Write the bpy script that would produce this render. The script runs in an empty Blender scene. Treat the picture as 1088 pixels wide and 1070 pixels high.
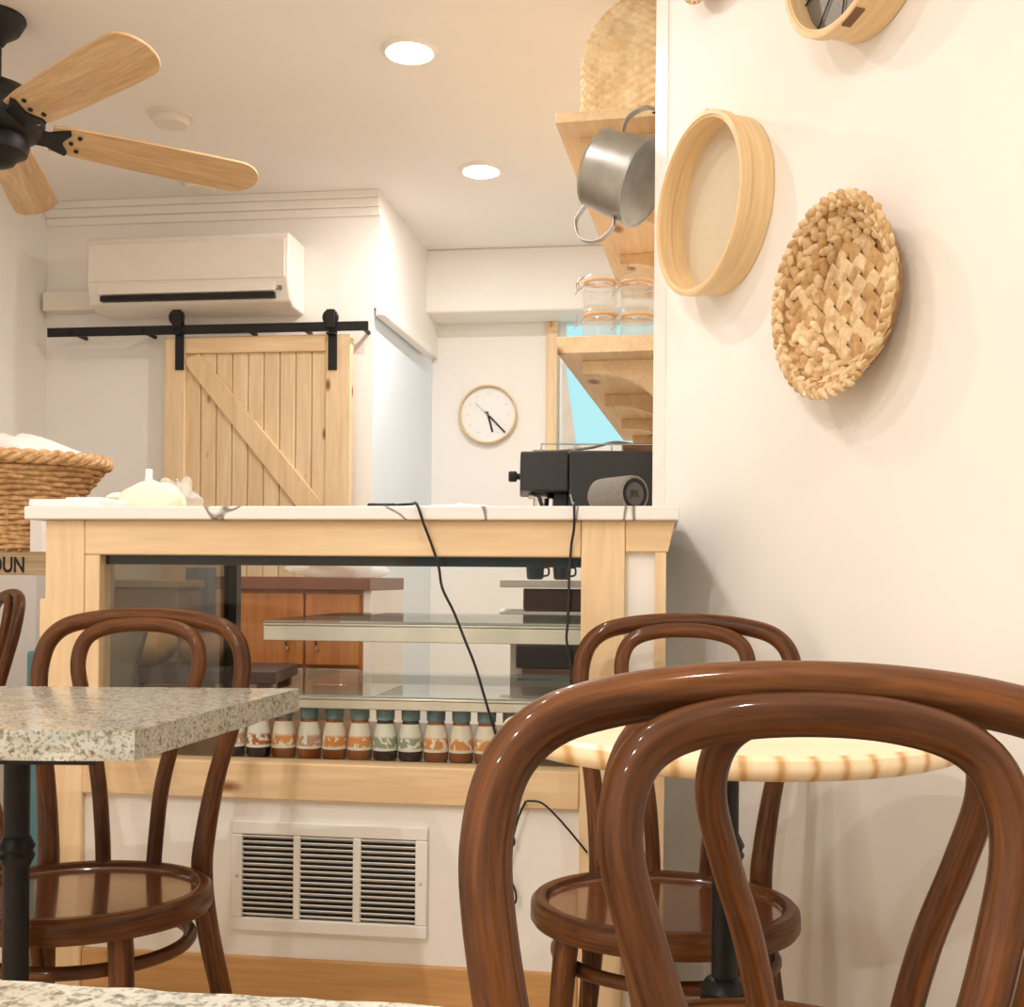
import bpy, math, random
from mathutils import Vector, Matrix
random.seed(7)
sin, cos, pi, rad = math.sin, math.cos, math.pi, math.radians
scene = bpy.context.scene
col = scene.collection

# ------------------------------------------------------------------ camera
TH, RHO, FPX, CX, CY, EYE = rad(7.5), rad(0.5), 1179.0, 544.0, 617.0, 0.935
R0 = Vector((cos(TH), sin(TH), 0)); FW = Vector((-sin(TH), cos(TH), 0)); UP = Vector((0, 0, 1))
CAM = Vector((0, 0, EYE))
cd = bpy.data.cameras.new('camera'); cam = bpy.data.objects.new('camera', cd); col.objects.link(cam)
cd.sensor_fit = 'HORIZONTAL'; cd.sensor_width = 36.0; cd.lens = 36.0 * FPX / 1088.0
cd.shift_y = (CY - 535.0) / 1088.0; cd.clip_start = 0.02; cd.clip_end = 100
_r = R0 * cos(RHO) + UP * sin(RHO); _u = R0 * -sin(RHO) + UP * cos(RHO)
cam.matrix_world = Matrix(((_r.x, _u.x, -FW.x, CAM.x), (_r.y, _u.y, -FW.y, CAM.y), (_r.z, _u.z, -FW.z, CAM.z), (0, 0, 0, 1)))
scene.camera = cam
# ------------------------------------------------------------------ world, exposure
world = bpy.data.worlds.new('sky'); scene.world = world; world.use_nodes = True
bg = world.node_tree.nodes['Background']; bg.inputs[0].default_value = (0.50, 0.90, 0.97, 1); bg.inputs[1].default_value = 0.85
scene.view_settings.view_transform = 'Standard'; scene.view_settings.look = 'None'
scene.view_settings.gamma = 1.0; scene.view_settings.use_curve_mapping = False
scene.view_settings.exposure = 0.28
LAMP_W = 13.0          # each recessed ceiling lamp
LAMP_COL = (1.0, 0.962, 0.925)
try:
    scene.cycles.max_bounces = 10; scene.cycles.transparent_max_bounces = 16
    scene.cycles.diffuse_bounces = 6; scene.cycles.sample_clamp_indirect = 6.0
    scene.cycles.use_denoising = True
except Exception: pass

# ------------------------------------------------------------------ helpers: rays from the photo's viewpoint
def ray(px, py):
    dx, dy = px - CX, py - CY
    a = dx * cos(RHO) + dy * sin(RHO); b = -dx * sin(RHO) + dy * cos(RHO)
    return R0 * a - UP * b + FW * FPX
def at_y(px, py, y): r = ray(px, py); return CAM + r * (y / r.y)
def at_z(px, py, z): r = ray(px, py); return CAM + r * ((z - EYE) / r.z)
def at_d(px, py, d): r = ray(px, py); return CAM + r * (d / FPX)
def on_plane(px, py, p0, n): r = ray(px, py); return CAM + r * ((p0 - CAM).dot(n) / r.dot(n))
def cw(x, y, z=0.0): v = R0 * x + FW * y; return Vector((v.x, v.y, z))

# ------------------------------------------------------------------ mesh builder
class MB:
    def __init__(s): s.v = []; s.f = []; s.m = []; s.g = {}
    def add(s, vs, fs, mi=0, M=None):
        b = len(s.v)
        s.v += [(M @ Vector(p)) if M is not None else Vector(p) for p in vs]
        s.f += [tuple(b + i for i in f) for f in fs]; s.m += [mi] * len(fs); return s
    def box(s, a, b, mi=0, M=None):
        x0, x1 = sorted((a[0], b[0])); y0, y1 = sorted((a[1], b[1])); z0, z1 = sorted((a[2], b[2]))
        return s.add([(x0,y0,z0),(x1,y0,z0),(x1,y1,z0),(x0,y1,z0),(x0,y0,z1),(x1,y0,z1),(x1,y1,z1),(x0,y1,z1)],
              [(3,2,1,0),(4,5,6,7),(0,1,5,4),(1,2,6,5),(2,3,7,6),(3,0,4,7)], mi, M)
    def prism(s, poly, z0, z1, mi=0, M=None):
        n = len(poly)
        if sum(poly[i][0]*poly[(i+1)%n][1]-poly[(i+1)%n][0]*poly[i][1] for i in range(n)) < 0: poly = poly[::-1]
        vs = [(p[0],p[1],z0) for p in poly] + [(p[0],p[1],z1) for p in poly]
        fs = [tuple(range(n-1,-1,-1)), tuple(range(n,2*n))] + [(i,(i+1)%n,n+(i+1)%n,n+i) for i in range(n)]
        return s.add(vs, fs, mi, M)
    def lathe(s, prof, seg=32, mi=0, M=None, sx=1.0, sy=1.0):
        vs = []; n = len(prof)
        for k in range(seg):
            a = 2*pi*k/seg
            for r, z in prof: vs.append((r*cos(a)*sx, r*sin(a)*sy, z))
        fs = []
        for k in range(seg):
            k2 = (k+1) % seg
            for i in range(n-1): fs.append((k*n+i, k2*n+i, k2*n+i+1, k*n+i+1))
        if prof[0][0] > 1e-6: fs.append(tuple(k*n for k in range(seg-1,-1,-1)))
        if prof[-1][0] > 1e-6: fs.append(tuple(k*n+n-1 for k in range(seg)))
        return s.add(vs, fs, mi, M)
    def ring(s, prof, seg=48, mi=0, M=None, sx=1.0, sy=1.0):     # closed profile swept round
        vs = []; n = len(prof)
        for k in range(seg):
            a = 2*pi*k/seg
            for r, z in prof: vs.append((r*cos(a)*sx, r*sin(a)*sy, z))
        fs = [(k*n+i, ((k+1)%seg)*n+i, ((k+1)%seg)*n+(i+1)%n, k*n+(i+1)%n) for k in range(seg) for i in range(n)]
        b0 = len(s.v); r_ = prof[0][0]
        for k in range(seg):
            for i, (r, z) in enumerate(prof): s.g[b0+k*n+i] = (r, z, 2*pi*r_*k/seg)
        return s.add(vs, fs, mi, M)
    def tube(s, pts, r, sides=10, closed=False, mi=0, M=None, caps=True):
        pts = [Vector(p) for p in pts]; n = len(pts)
        rr = r if isinstance(r, (list, tuple)) else [r]*n
        tan = []
        for i in range(n):
            a = pts[(i-1) % n] if (closed or i > 0) else pts[i]; b = pts[(i+1) % n] if (closed or i < n-1) else pts[i]
            t = b - a; tan.append(t.normalized() if t.length > 1e-9 else Vector((0,0,1)))
        up = Vector((0,0,1)) if abs(tan[0].z) < .9 else Vector((1,0,0))
        nv = (up - tan[0]*up.dot(tan[0])).normalized(); vs = []
        for i in range(n):
            nv = nv - tan[i]*nv.dot(tan[i])
            nv = nv.normalized() if nv.length > 1e-6 else Vector((1,0,0))
            bv = tan[i].cross(nv)
            for k in range(sides):
                a = 2*pi*k/sides; vs.append(pts[i] + (nv*cos(a) + bv*sin(a))*rr[i])
        fs = []
        for i in range(n if closed else n-1):
            j = (i+1) % n
            for k in range(sides): fs.append((i*sides+k, i*sides+(k+1)%sides, j*sides+(k+1)%sides, j*sides+k))
        ln = 0.0; b0 = len(s.v)
        for i in range(n):
            if i: ln += (pts[i]-pts[i-1]).length
            for k in range(sides): a = 2*pi*k/sides; s.g[b0+i*sides+k] = (rr[i]*cos(a), rr[i]*sin(a), ln)
        if not closed and caps:
            fs.append(tuple(range(sides-1,-1,-1))); fs.append(tuple((n-1)*sides+k for k in range(sides)))
        return s.add(vs, fs, mi, M)
    def ball(s, c, r, seg=14, rings=8, mi=0, M=None):
        rx, ry, rz = r if isinstance(r, (list,tuple)) else (r,r,r)
        vs = [(c[0],c[1],c[2]-rz)]
        for i in range(1, rings):
            t = -pi/2 + pi*i/rings
            for k in range(seg): a = 2*pi*k/seg; vs.append((c[0]+rx*cos(t)*cos(a), c[1]+ry*cos(t)*sin(a), c[2]+rz*sin(t)))
        vs.append((c[0],c[1],c[2]+rz)); fs = []
        for k in range(seg): fs.append((0, 1+(k+1)%seg, 1+k))
        for i in range(rings-2):
            for k in range(seg): a=1+i*seg; fs.append((a+k, a+(k+1)%seg, a+seg+(k+1)%seg, a+seg+k))
        a = 1+(rings-2)*seg
        for k in range(seg): fs.append((a+k, a+(k+1)%seg, len(vs)-1))
        return s.add(vs, fs, mi, M)

def crv(pts, n=8, closed=False):                      # Catmull-Rom through points
    P = [Vector(p) for p in pts]; out = []; m = len(P)
    for i in range(m if closed else m-1):
        g = (lambda k: P[k % m]) if closed else (lambda k: P[max(0, min(m-1, k))])
        p0, p1, p2, p3 = g(i-1), g(i), g(i+1), g(i+2)
        for j in range(n):
            t = j/n
            out.append(0.5*((2*p1) + (p2-p0)*t + (2*p0-5*p1+4*p2-p3)*t*t + (3*p1-p0-3*p2+p3)*t**3))
    if not closed: out.append(P[-1])
    return out

def obj(name, mb, mats, parent=None, bevel=0, smooth=True, local=False, ang=38, subsurf=0):
    me = bpy.data.meshes.new(name)
    inv = None
    if parent is not None and not local:
        m = parent.matrix_basis.copy(); p = parent.parent
        while p is not None: m = p.matrix_basis @ m; p = p.parent
        inv = m.inverted()
    me.from_pydata([tuple(inv @ v) if inv is not None else tuple(v) for v in mb.v], [], mb.f)
    if not isinstance(mats, (list, tuple)): mats = [mats]
    for m in mats: me.materials.append(m)
    me.polygons.foreach_set('material_index', mb.m)
    if mb.g:
        at = me.attributes.new('grain', 'FLOAT_VECTOR', 'POINT')
        for i, v in enumerate(mb.v): at.data[i].vector = mb.g.get(i, tuple(v))
    me.validate(); me.update()
    if smooth:
        me.polygons.foreach_set('use_smooth', [True]*len(me.polygons)); me.set_sharp_from_angle(angle=rad(ang))
    o = bpy.data.objects.new(name, me); col.objects.link(o)
    if parent is not None: o.parent = parent
    if subsurf:
        md = o.modifiers.new('sub', 'SUBSURF'); md.levels = md.render_levels = subsurf
    if bevel:
        md = o.modifiers.new('bevel', 'BEVEL'); md.width = bevel; md.segments = 2; md.limit_method = 'ANGLE'; md.angle_limit = rad(40)
    return o
def tag(o, label, cat, group=None):
    o['label'] = label; o['category'] = cat
    if group: o['group'] = group
    return o
def thing(name, label, cat, loc=(0,0,0), rz=0.0, group=None, M=None):
    o = bpy.data.objects.new(name, None); col.objects.link(o); o.empty_display_size = .05
    if M is not None: o.matrix_basis = M
    else: o.location = loc; o.rotation_euler = (0,0,rz); o.matrix_basis = Matrix.Translation(Vector(loc)) @ Matrix.Rotation(rz, 4, 'Z')
    return tag(o, label, cat, group)
def struct(name, mb, m, **k):
    o = obj(name, mb, m, **k); o['kind'] = 'structure'; return o
def copy_tree(o, parent=None):
    kids = [c for c in bpy.data.objects if c.parent == o]
    c = o.copy(); col.objects.link(c)
    if parent is not None: c.parent = parent
    for k in kids: copy_tree(k, c)
    return c

# ------------------------------------------------------------------ materials
def S(r, g, b):
    f = lambda c: c/12.92 if c <= .04045 else ((c+.055)/1.055)**2.4
    return (f(r/255), f(g/255), f(b/255), 1)
def nodes(name):
    m = bpy.data.materials.new(name); m.use_nodes = True; nt = m.node_tree
    return m, nt, nt.nodes['Principled BSDF'], nt.links
def coords(nt, L, sc=(1,1,1), rnd=True):
    tc = nt.nodes.new('ShaderNodeTexCoord'); mp = nt.nodes.new('ShaderNodeMapping'); mp.inputs['Scale'].default_value = sc
    L.new(tc.outputs['Object'], mp.inputs['Vector'])
    if rnd:
        oi = nt.nodes.new('ShaderNodeObjectInfo'); ml = nt.nodes.new('ShaderNodeMath'); ml.operation = 'MULTIPLY'; ml.inputs[1].default_value = 37.0
        L.new(oi.outputs['Random'], ml.inputs[0]); cb = nt.nodes.new('ShaderNodeCombineXYZ')
        for i in range(3): L.new(ml.outputs[0], cb.inputs[i])
        L.new(cb.outputs[0], mp.inputs['Location'])
    return mp
def noise(nt, L, mp, scale, detail=4, dist=0.0, rough=.55):
    n = nt.nodes.new('ShaderNodeTexNoise'); n.inputs['Scale'].default_value = scale; n.inputs['Detail'].default_value = detail
    n.inputs['Distortion'].default_value = dist; n.inputs['Roughness'].default_value = rough
    L.new(mp.outputs[0], n.inputs['Vector']); return n
def ramp(nt, L, src, stops):
    r = nt.nodes.new('ShaderNodeValToRGB'); e = r.color_ramp.elements
    while len(e) < len(stops): e.new(.5)
    for i, (p, c) in enumerate(stops): e[i].position = p; e[i].color = c
    L.new(src, r.inputs[0]); return r
def mix(nt, L, a, b, fac, mode='MIX'):
    x = nt.nodes.new('ShaderNodeMix'); x.data_type = 'RGBA'; x.blend_type = mode
    for sock, v in ((x.inputs['Factor'], fac), (x.inputs['A'], a), (x.inputs['B'], b)):
        pass
    def put(i, v):
        if hasattr(v, 'is_output'): L.new(v, x.inputs[i])
        else: x.inputs[i].default_value = v
    put(0, fac); put(6, a); put(7, b); return x.outputs[2]
def bump(nt, L, src, bs, strength, dist=.002):
    b = nt.nodes.new('ShaderNodeBump'); b.inputs['Strength'].default_value = strength; b.inputs['Distance'].default_value = dist
    L.new(src, b.inputs['Height']); L.new(b.outputs[0], bs.inputs['Normal'])
def plain(name, c, rough=.5, metal=0.0, var=.06, vs=14, bp=0.0, bs=120, coat=0.0, aniso=None):
    m, nt, b, L = nodes(name); mp = coords(nt, L, aniso or (1,1,1))
    n = noise(nt, L, mp, vs); dk = tuple(x*(1-var) for x in c[:3])+(1,); lt = tuple(min(1, x*(1+var)) for x in c[:3])+(1,)
    r = ramp(nt, L, n.outputs['Fac'], [(.3, dk), (.7, lt)]); L.new(r.outputs[0], b.inputs['Base Color'])
    b.inputs['Roughness'].default_value = rough; b.inputs['Metallic'].default_value = metal; b.inputs['Coat Weight'].default_value = coat
    b.inputs['Coat Roughness'].default_value = .12
    if bp: bump(nt, L, noise(nt, L, mp, bs, 3).outputs['Fac'], b, bp)
    return m
def wood(name, c1, c2, axis='Z', sc=1.0, rough=.5, knots=0.0, coat=0.0, fibre=.25, dark=None, attr=None, spec=.5):
    m, nt, b, L = nodes(name)
    long_, cross = .9*sc, 11*sc
    s3 = {'X': (long_, cross, cross), 'Y': (cross, long_, cross), 'Z': (cross, cross, long_)}[axis]
    mp = coords(nt, L, s3)
    if attr:
        an = nt.nodes.new('ShaderNodeAttribute'); an.attribute_name = attr
        L.new(an.outputs['Vector'], mp.inputs['Vector'])
    n = noise(nt, L, mp, 1.6, 5, .9); n2 = noise(nt, L, mp, 9, 3, .2)
    r = ramp(nt, L, n.outputs['Fac'], [(.32, c1), (.5, tuple((a+q)/2 for a, q in zip(c1, c2))), (.68, c2)])
    f = ramp(nt, L, n2.outputs['Fac'], [(.35, (1-fibre,)*3+(1,)), (.65, (1,1,1,1))])
    out = mix(nt, L, r.outputs[0], f.outputs[0], 1.0, 'MULTIPLY')
    if knots:
        k3 = {'X': (2.2, 5, 5), 'Y': (5, 2.2, 5), 'Z': (5, 5, 2.2)}[axis]
        mk = coords(nt, L, k3); v = nt.nodes.new('ShaderNodeTexVoronoi'); v.inputs['Scale'].default_value = knots*1.5
        L.new(mk.outputs[0], v.inputs['Vector'])
        kr = ramp(nt, L, v.outputs['Distance'], [(.05, (1,1,1,1)), (.12, (0,0,0,1))])
        sc = nt.nodes.new('ShaderNodeSeparateColor'); L.new(v.outputs['Color'], sc.inputs[0])
        gt_ = nt.nodes.new('ShaderNodeMath'); gt_.operation = 'GREATER_THAN'; gt_.inputs[1].default_value = .45; L.new(sc.outputs[0], gt_.inputs[0])
        out = mix(nt, L, out, dark or S(150, 96, 50), mix(nt, L, kr.outputs[0], gt_.outputs[0], 1.0, 'MULTIPLY'))
    L.new(out, b.inputs['Base Color']); b.inputs['Roughness'].default_value = rough; b.inputs['Specular IOR Level'].default_value = spec
    b.inputs['Coat Weight'].default_value = coat; b.inputs['Coat Roughness'].default_value = .08
    bump(nt, L, n2.outputs['Fac'], b, .08)
    return m
def clear(name, tint=(1,1,1,1), ior=1.45, body=0.0, rough=0.0, bc=(.9,.9,.9,1)):    # thin architectural glass
    m, nt, b, L = nodes(name); nt.nodes.remove(b)
    out = [n for n in nt.nodes if n.type == 'OUTPUT_MATERIAL'][0]
    t = nt.nodes.new('ShaderNodeBsdfTransparent'); t.inputs[0].default_value = tint
    g = nt.nodes.new('ShaderNodeBsdfGlossy'); g.inputs['Roughness'].default_value = rough
    fr = nt.nodes.new('ShaderNodeFresnel'); fr.inputs[0].default_value = ior
    ge = nt.nodes.new('ShaderNodeNewGeometry'); fm = nt.nodes.new('ShaderNodeMath'); fm.operation = 'SUBTRACT'; fm.inputs[0].default_value = 1.0; L.new(ge.outputs['Backfacing'], fm.inputs[1])
    fq = nt.nodes.new('ShaderNodeMath'); fq.operation = 'MULTIPLY'; L.new(fr.outputs[0], fq.inputs[0]); L.new(fm.outputs[0], fq.inputs[1])
    mx = nt.nodes.new('ShaderNodeMixShader'); L.new(fq.outputs[0], mx.inputs[0]); L.new(t.outputs[0], mx.inputs[1]); L.new(g.outputs[0], mx.inputs[2])
    last = mx
    if body:
        d = nt.nodes.new('ShaderNodeBsdfDiffuse'); d.inputs[0].default_value = bc
        m2 = nt.nodes.new('ShaderNodeMixShader'); m2.inputs[0].default_value = body
        L.new(mx.outputs[0], m2.inputs[1]); L.new(d.outputs[0], m2.inputs[2]); last = m2
    L.new(last.outputs[0], out.inputs[0]); return m
def emit(name, c, s):
    m, nt, b, L = nodes(name); b.inputs['Emission Color'].default_value = c; b.inputs['Emission Strength'].default_value = s; return m
def granite(name):
    m, nt, b, L = nodes(name); mp = coords(nt, L)
    a = noise(nt, L, mp, 9, 6, 1.5); c = noise(nt, L, mp, 120, 4); d = noise(nt, L, mp, 260, 2)
    r1 = ramp(nt, L, a.outputs['Fac'], [(.3, S(172,160,138)), (.45, S(202,197,182)), (.6, S(184,183,172)), (.75, S(218,212,198))])
    r2 = ramp(nt, L, c.outputs['Fac'], [(.34, S(140,126,100)), (.46, (1,1,1,1))])
    r3 = ramp(nt, L, d.outputs['Fac'], [(.36, S(125,120,108)), (.48, (1,1,1,1))])
    o = mix(nt, L, r1.outputs[0], r2.outputs[0], .75, 'MULTIPLY'); o = mix(nt, L, o, r3.outputs[0], .6, 'MULTIPLY')
    L.new(o, b.inputs['Base Color']); b.inputs['Roughness'].default_value = .13
    return m
def marble(name):
    m, nt, b, L = nodes(name); mp = coords(nt, L, rnd=False)
    w = noise(nt, L, mp, 2.6, 3, 1.2); ab = nt.nodes.new('ShaderNodeMath'); ab.operation = 'SUBTRACT'; ab.inputs[1].default_value = .5
    L.new(w.outputs['Fac'], ab.inputs[0]); a2 = nt.nodes.new('ShaderNodeMath'); a2.operation = 'ABSOLUTE'; L.new(ab.outputs[0], a2.inputs[0])
    r = ramp(nt, L, a2.outputs[0], [(.002, S(120,112,104)), (.012, S(240,236,232))])
    L.new(r.outputs[0], b.inputs['Base Color']); b.inputs['Roughness'].default_value = .2; return m
def weave(name, c1, c2, sc=90, rough=.75):
    m, nt, b, L = nodes(name); mp = coords(nt, L)
    n = noise(nt, L, mp, sc, 3, .4); n2 = noise(nt, L, mp, sc*.25, 2)
    r = ramp(nt, L, n.outputs['Fac'], [(.3, c1), (.7, c2)]); r2 = ramp(nt, L, n2.outputs['Fac'], [(.3, (.72,.66,.58,1)), (.65, (1,1,1,1))])
    L.new(mix(nt, L, r.outputs[0], r2.outputs[0], .7, 'MULTIPLY'), b.inputs['Base Color']); b.inputs['Roughness'].default_value = rough
    bump(nt, L, n.outputs['Fac'], b, .25); return m

WALL = plain('painted_plaster', S(244,240,235), .7, var=.015, vs=3, bp=.05, bs=60)
CEIL = plain('ceiling_paint', S(247,244,241), .8, var=.02, vs=2)
WHITE = plain('white_enamel', S(243,239,233), .35, var=.02)
WALL_DAYLIT = plain('daylight_tinted_plaster', S(232,242,251), .6, var=.02, vs=3)  # lower return wall: window daylight put into the colour as a blue tint
PANEL = plain('white_panel', S(243,238,231), .45, var=.03, vs=5)
PLASTIC = plain('white_plastic', S(236,228,218), .35, var=.02)
BLACK = plain('black_metal', S(26,24,23), .5, .2, var=.2, vs=60, bp=.1)
IRON = plain('cast_iron', S(24,23,23), .45, .4, var=.2, vs=50, bp=.15)
DARKP = plain('black_plastic', S(40,38,35), .42, var=.12, vs=90)
STEEL = plain('brushed_steel', S(214,208,198), .34, .85, var=.12, vs=3, aniso=(3,1,1))
GALV = plain('galvanised_tin', S(176,174,168), .36, .9, var=.16, vs=16, bp=.05, bs=80)
CHROME = plain('chrome', S(215,213,210), .12, 1.0, var=.03)
PINE_X = wood('pine_across', S(244,214,172), S(230,194,148), 'X', 1.0, .5, 1.0, fibre=.08)
PINE_Z = wood('pine_upright', S(245,216,174), S(232,197,152), 'Z', 1.0, .5, 1.0, fibre=.08)
PINE_Y = wood('pine_shelf', S(238,206,165), S(222,184,138), 'Y', .8, .5, .7, fibre=.1)
PINE_B = wood('pine_base', S(222,172,112), S(200,146,88), 'X', .8, .5, .9, fibre=.12)
DOORW = wood('barn_door_pine', S(243,217,178), S(229,198,154), 'Z', 1.0, .55, 1.1, fibre=.1, dark=S(140,84,40))
OAK = wood('fan_oak', S(232,200,156), S(206,166,118), 'X', 1.1, .5, fibre=.2)
CHAIRW = wood('walnut_stain', S(124,75,38), S(76,42,21), 'Z', 2.6, .45, coat=.32, fibre=.4, attr='grain', spec=.12)
SEATW = wood('walnut_seat', S(124,72,38), S(100,56,30), 'X', .9, .2, coat=.8, fibre=.15)
ORANGE = wood('orange_cabinet', S(196,128,66), S(176,106,50), 'Z', .9, .4, fibre=.15)
BROWNT = plain('brown_worktop', S(120,72,48), .35, var=.15)
HOOP = plain('sieve_hoop', S(234,202,154), .5, var=.10, vs=7, aniso=(1,1,14))
RUSH = weave('water_hyacinth', S(206,168,118), S(244,218,176), 70)
RUSH2 = weave('water_hyacinth_dark', S(190,148,98), S(220,182,130), 70); RUSH3 = weave('water_hyacinth_pale', S(226,192,146), S(248,226,188), 70)
RUSH_GAP = weave('hyacinth_gap_shade', S(150,110,68), S(184,142,94), 70)  # inner shell, darkened to stand for shade in the gaps between leaves
WICK = weave('willow', S(196,146,92), S(238,200,150), 60)
PALM = weave('palm_weave', S(236,206,156), S(252,232,196), 40)
GRAN = granite('granite'); MARB = marble('veined_quartz')
GLASS = clear('case_glass', (.97,.98,.97,1), 1.35)
TINT = clear('tinted_side_glass', (.62,.58,.50,1), 1.4)
SHELFG = clear('shelf_glass', (.93,.97,.96,1), 1.5, .12, bc=(.92,.97,.96,1))
JARG = clear('jar_glass', (.96,.96,.95,1), 1.3, .13, .08, bc=(.95,.93,.9,1))
PLASTG = clear('cling_film', (.96,.95,.94,1), 1.7, .3, .05, (.95,.93,.9,1))
CREAM = plain('cream_cloth', S(252,240,214), .85, var=.04, vs=9, bp=.15, bs=40)
CLOTH = plain('white_cloth', S(250,247,242), .85, var=.03, vs=9, bp=.15, bs=40)
PAPER = plain('white_paper', S(244,242,240), .7, var=.03)
CORD = plain('black_cord', S(28,26,26), .5, var=.1)
GREYF = plain('grey_fabric', S(128,122,112), .9, var=.12, vs=200, bp=.3, bs=400)
FLOORM = wood('floor_boards', S(230,206,172), S(212,182,142), 'Y', .6, .4, fibre=.15)

# ------------------------------------------------------------------ the setting
CEILZ = 2.55
PB = at_d(220, 300, 4.72); YB = PB.y                  # barn-door wall
YBEAM = at_d(500, 300, 5.40).y; YBACK = YBEAM + .25
XL = at_y(50, 300, YB).x - .0
XC = at_y(404, 270, YB).x                              # outer corner of the return wall
XC2 = at_y(455, 300, YBEAM).x
XC3 = at_y(396, 430, YB).x
ZLEDGE = at_y(400, 327, YB).z
TW = Vector((sin(rad(19)), -cos(rad(19)))); 
tw = R0*TW.x + FW*TW.y; nw = R0*-cos(rad(19)) + FW*-sin(rad(19))     # wall with the baskets: towards camera, normal
EW = at_d(697, 270, 2.47); EW.z = 0
FRONT = -2.6
mb = MB(); mb.box((XL-.3, FRONT-.2, -.1), (3.6, YBACK+.4, 0)); struct('floor', mb, FLOORM, smooth=False)
mb = MB(); mb.box((XL-.3, FRONT-.2, CEILZ), (3.6, YBACK+.4, CEILZ+.1)); struct('ceiling', mb, CEIL, smooth=False)
mb = MB(); mb.box((XL-.15, FRONT, 0), (XL, YB+.12, CEILZ)); struct('wall_left', mb, WALL, smooth=False)
# barn-door wall and the return to the deeper alcove
mb = MB(); mb.box((XL, YB, 0), (XC3, YB+.12, ZLEDGE)); mb.box((XL, YB, ZLEDGE), (XC, YB+.12, CEILZ))
struct('wall_barn', mb, WALL, smooth=False)
mb = MB(); mb.prism([(XC-.1, YB+.12), (XC, YB), (XC2, YBACK), (XC2-.14, YBACK)], ZLEDGE, CEILZ)
XB3 = XC2 + (XC3-XC) - .0
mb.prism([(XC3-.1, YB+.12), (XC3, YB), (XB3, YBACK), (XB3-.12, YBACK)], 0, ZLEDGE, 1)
struct('wall_return', mb, [WALL, WALL_DAYLIT], smooth=False)
mb = MB()
d_ = Vector((XC2-XC, YBACK-YB, 0)).normalized(); pn = Vector((d_.y, -d_.x, 0))
a = Vector((XC, YB-.0, 0)); b = Vector((XC2, YBEAM, 0))
mb.prism([tuple(p)[:2] for p in (a-pn*.02, a+pn*.022, b+pn*.022, b-pn*.02)], ZLEDGE-.035, ZLEDGE+.012)
struct('trim_1', mb, WHITE, bevel=.006)
# back wall with the window and the beam above
XW0 = at_y(593, 400, YBACK).x; XW1 = XW0 + 1.3
ZW0 = at_y(600, 480, YBACK).z; ZW1 = CEILZ-.28
XR = XW1 + .3
mb = MB(); mb.box((XB3-.1, YBACK, 0), (XW0, YBACK+.15, CEILZ)); mb.box((XW0, YBACK, 0), (XR, YBACK+.15, ZW0)); mb.box((XW0, YBACK, ZW1), (XR, YBACK+.15, CEILZ)); mb.box((XW1, YBACK, ZW0), (XR, YBACK+.15, ZW1))
struct('wall_back', mb, WALL, smooth=False)
ZBM = at_y(520, 331, YBEAM).z
mb = MB(); mb.box((XC2-.12, YBEAM, ZBM), (XR, YBACK, CEILZ)); struct('trim_2', mb, WALL, bevel=.01)
# window_1 in the back wall
w1 = thing('window_1', 'window with pale blue daylight beside the clock wall', 'window', (XW0+.5, YBACK+.05, ZW0)); w1['kind'] = 'structure'
mb = MB()
for x0, x1, z0, z1 in ((XW0, XW0+.035, ZW0, ZW1), (XW1-.035, XW1, ZW0, ZW1), (XW0+.0352, XW1-.0352, ZW0, ZW0+.04), (XW0+.0352, XW1-.0352, ZW1-.03, ZW1)): mb.box((x0, YBACK+.04, z0), (x1, YBACK+.09, z1))
obj('window_frame', mb, WHITE, w1, bevel=.003)
mb = MB(); mb.box((XW0+.03, YBACK+.062, ZW0+.03), (XW1-.03, YBACK+.068, ZW1-.02)); obj('window_pane', mb, GLASS, w1)
mb = MB(); mb.box((at_y(580, 400, YBACK-.02).x, YBACK-.02, ZW0-.06), (at_y(592, 400, YBACK-.02).x, YBACK, ZBM)); obj('window_casing', mb, PINE_Z, w1, bevel=.003)
mb = MB(); mb.box((at_y(576, 400, YBACK-.05).x, YBACK-.05, ZW0-.03), (XW1+.03, YBACK+.03, ZW0)); obj('window_sill', mb, WHITE, w1, bevel=.004)
# the wall with baskets (an oblique pier) and the wall behind the shelves
LW = 5.6
c0 = EW; c1 = EW + tw*LW; c2 = c1 - nw*.14; c3 = EW - nw*.14
mb = MB(); mb.prism([tuple(p)[:2] for p in (c0, c1, c2, c3)], 0, CEILZ); struct('wall_right', mb, WALL, smooth=False)
DS = R0*sin(rad(11.2)) + FW*cos(rad(11.2)); NS = R0*-cos(rad(11.2)) + FW*sin(rad(11.2))   # shelf direction and the shelf wall's normal
SA = at_d(592, 366, 2.78)                               # near outer corner of the lower shelf
SD = .30
SWALL = Vector((SA.x, SA.y, 0)) - NS*SD
p0 = SWALL - DS*.14; p1 = SWALL + DS*3.2
mb = MB(); mb.prism([tuple(p)[:2] for p in (p0, p1, p1-NS*.12, p0-NS*.12)], 0, CEILZ); struct('wall_shelves', mb, WALL, smooth=False)
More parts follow.
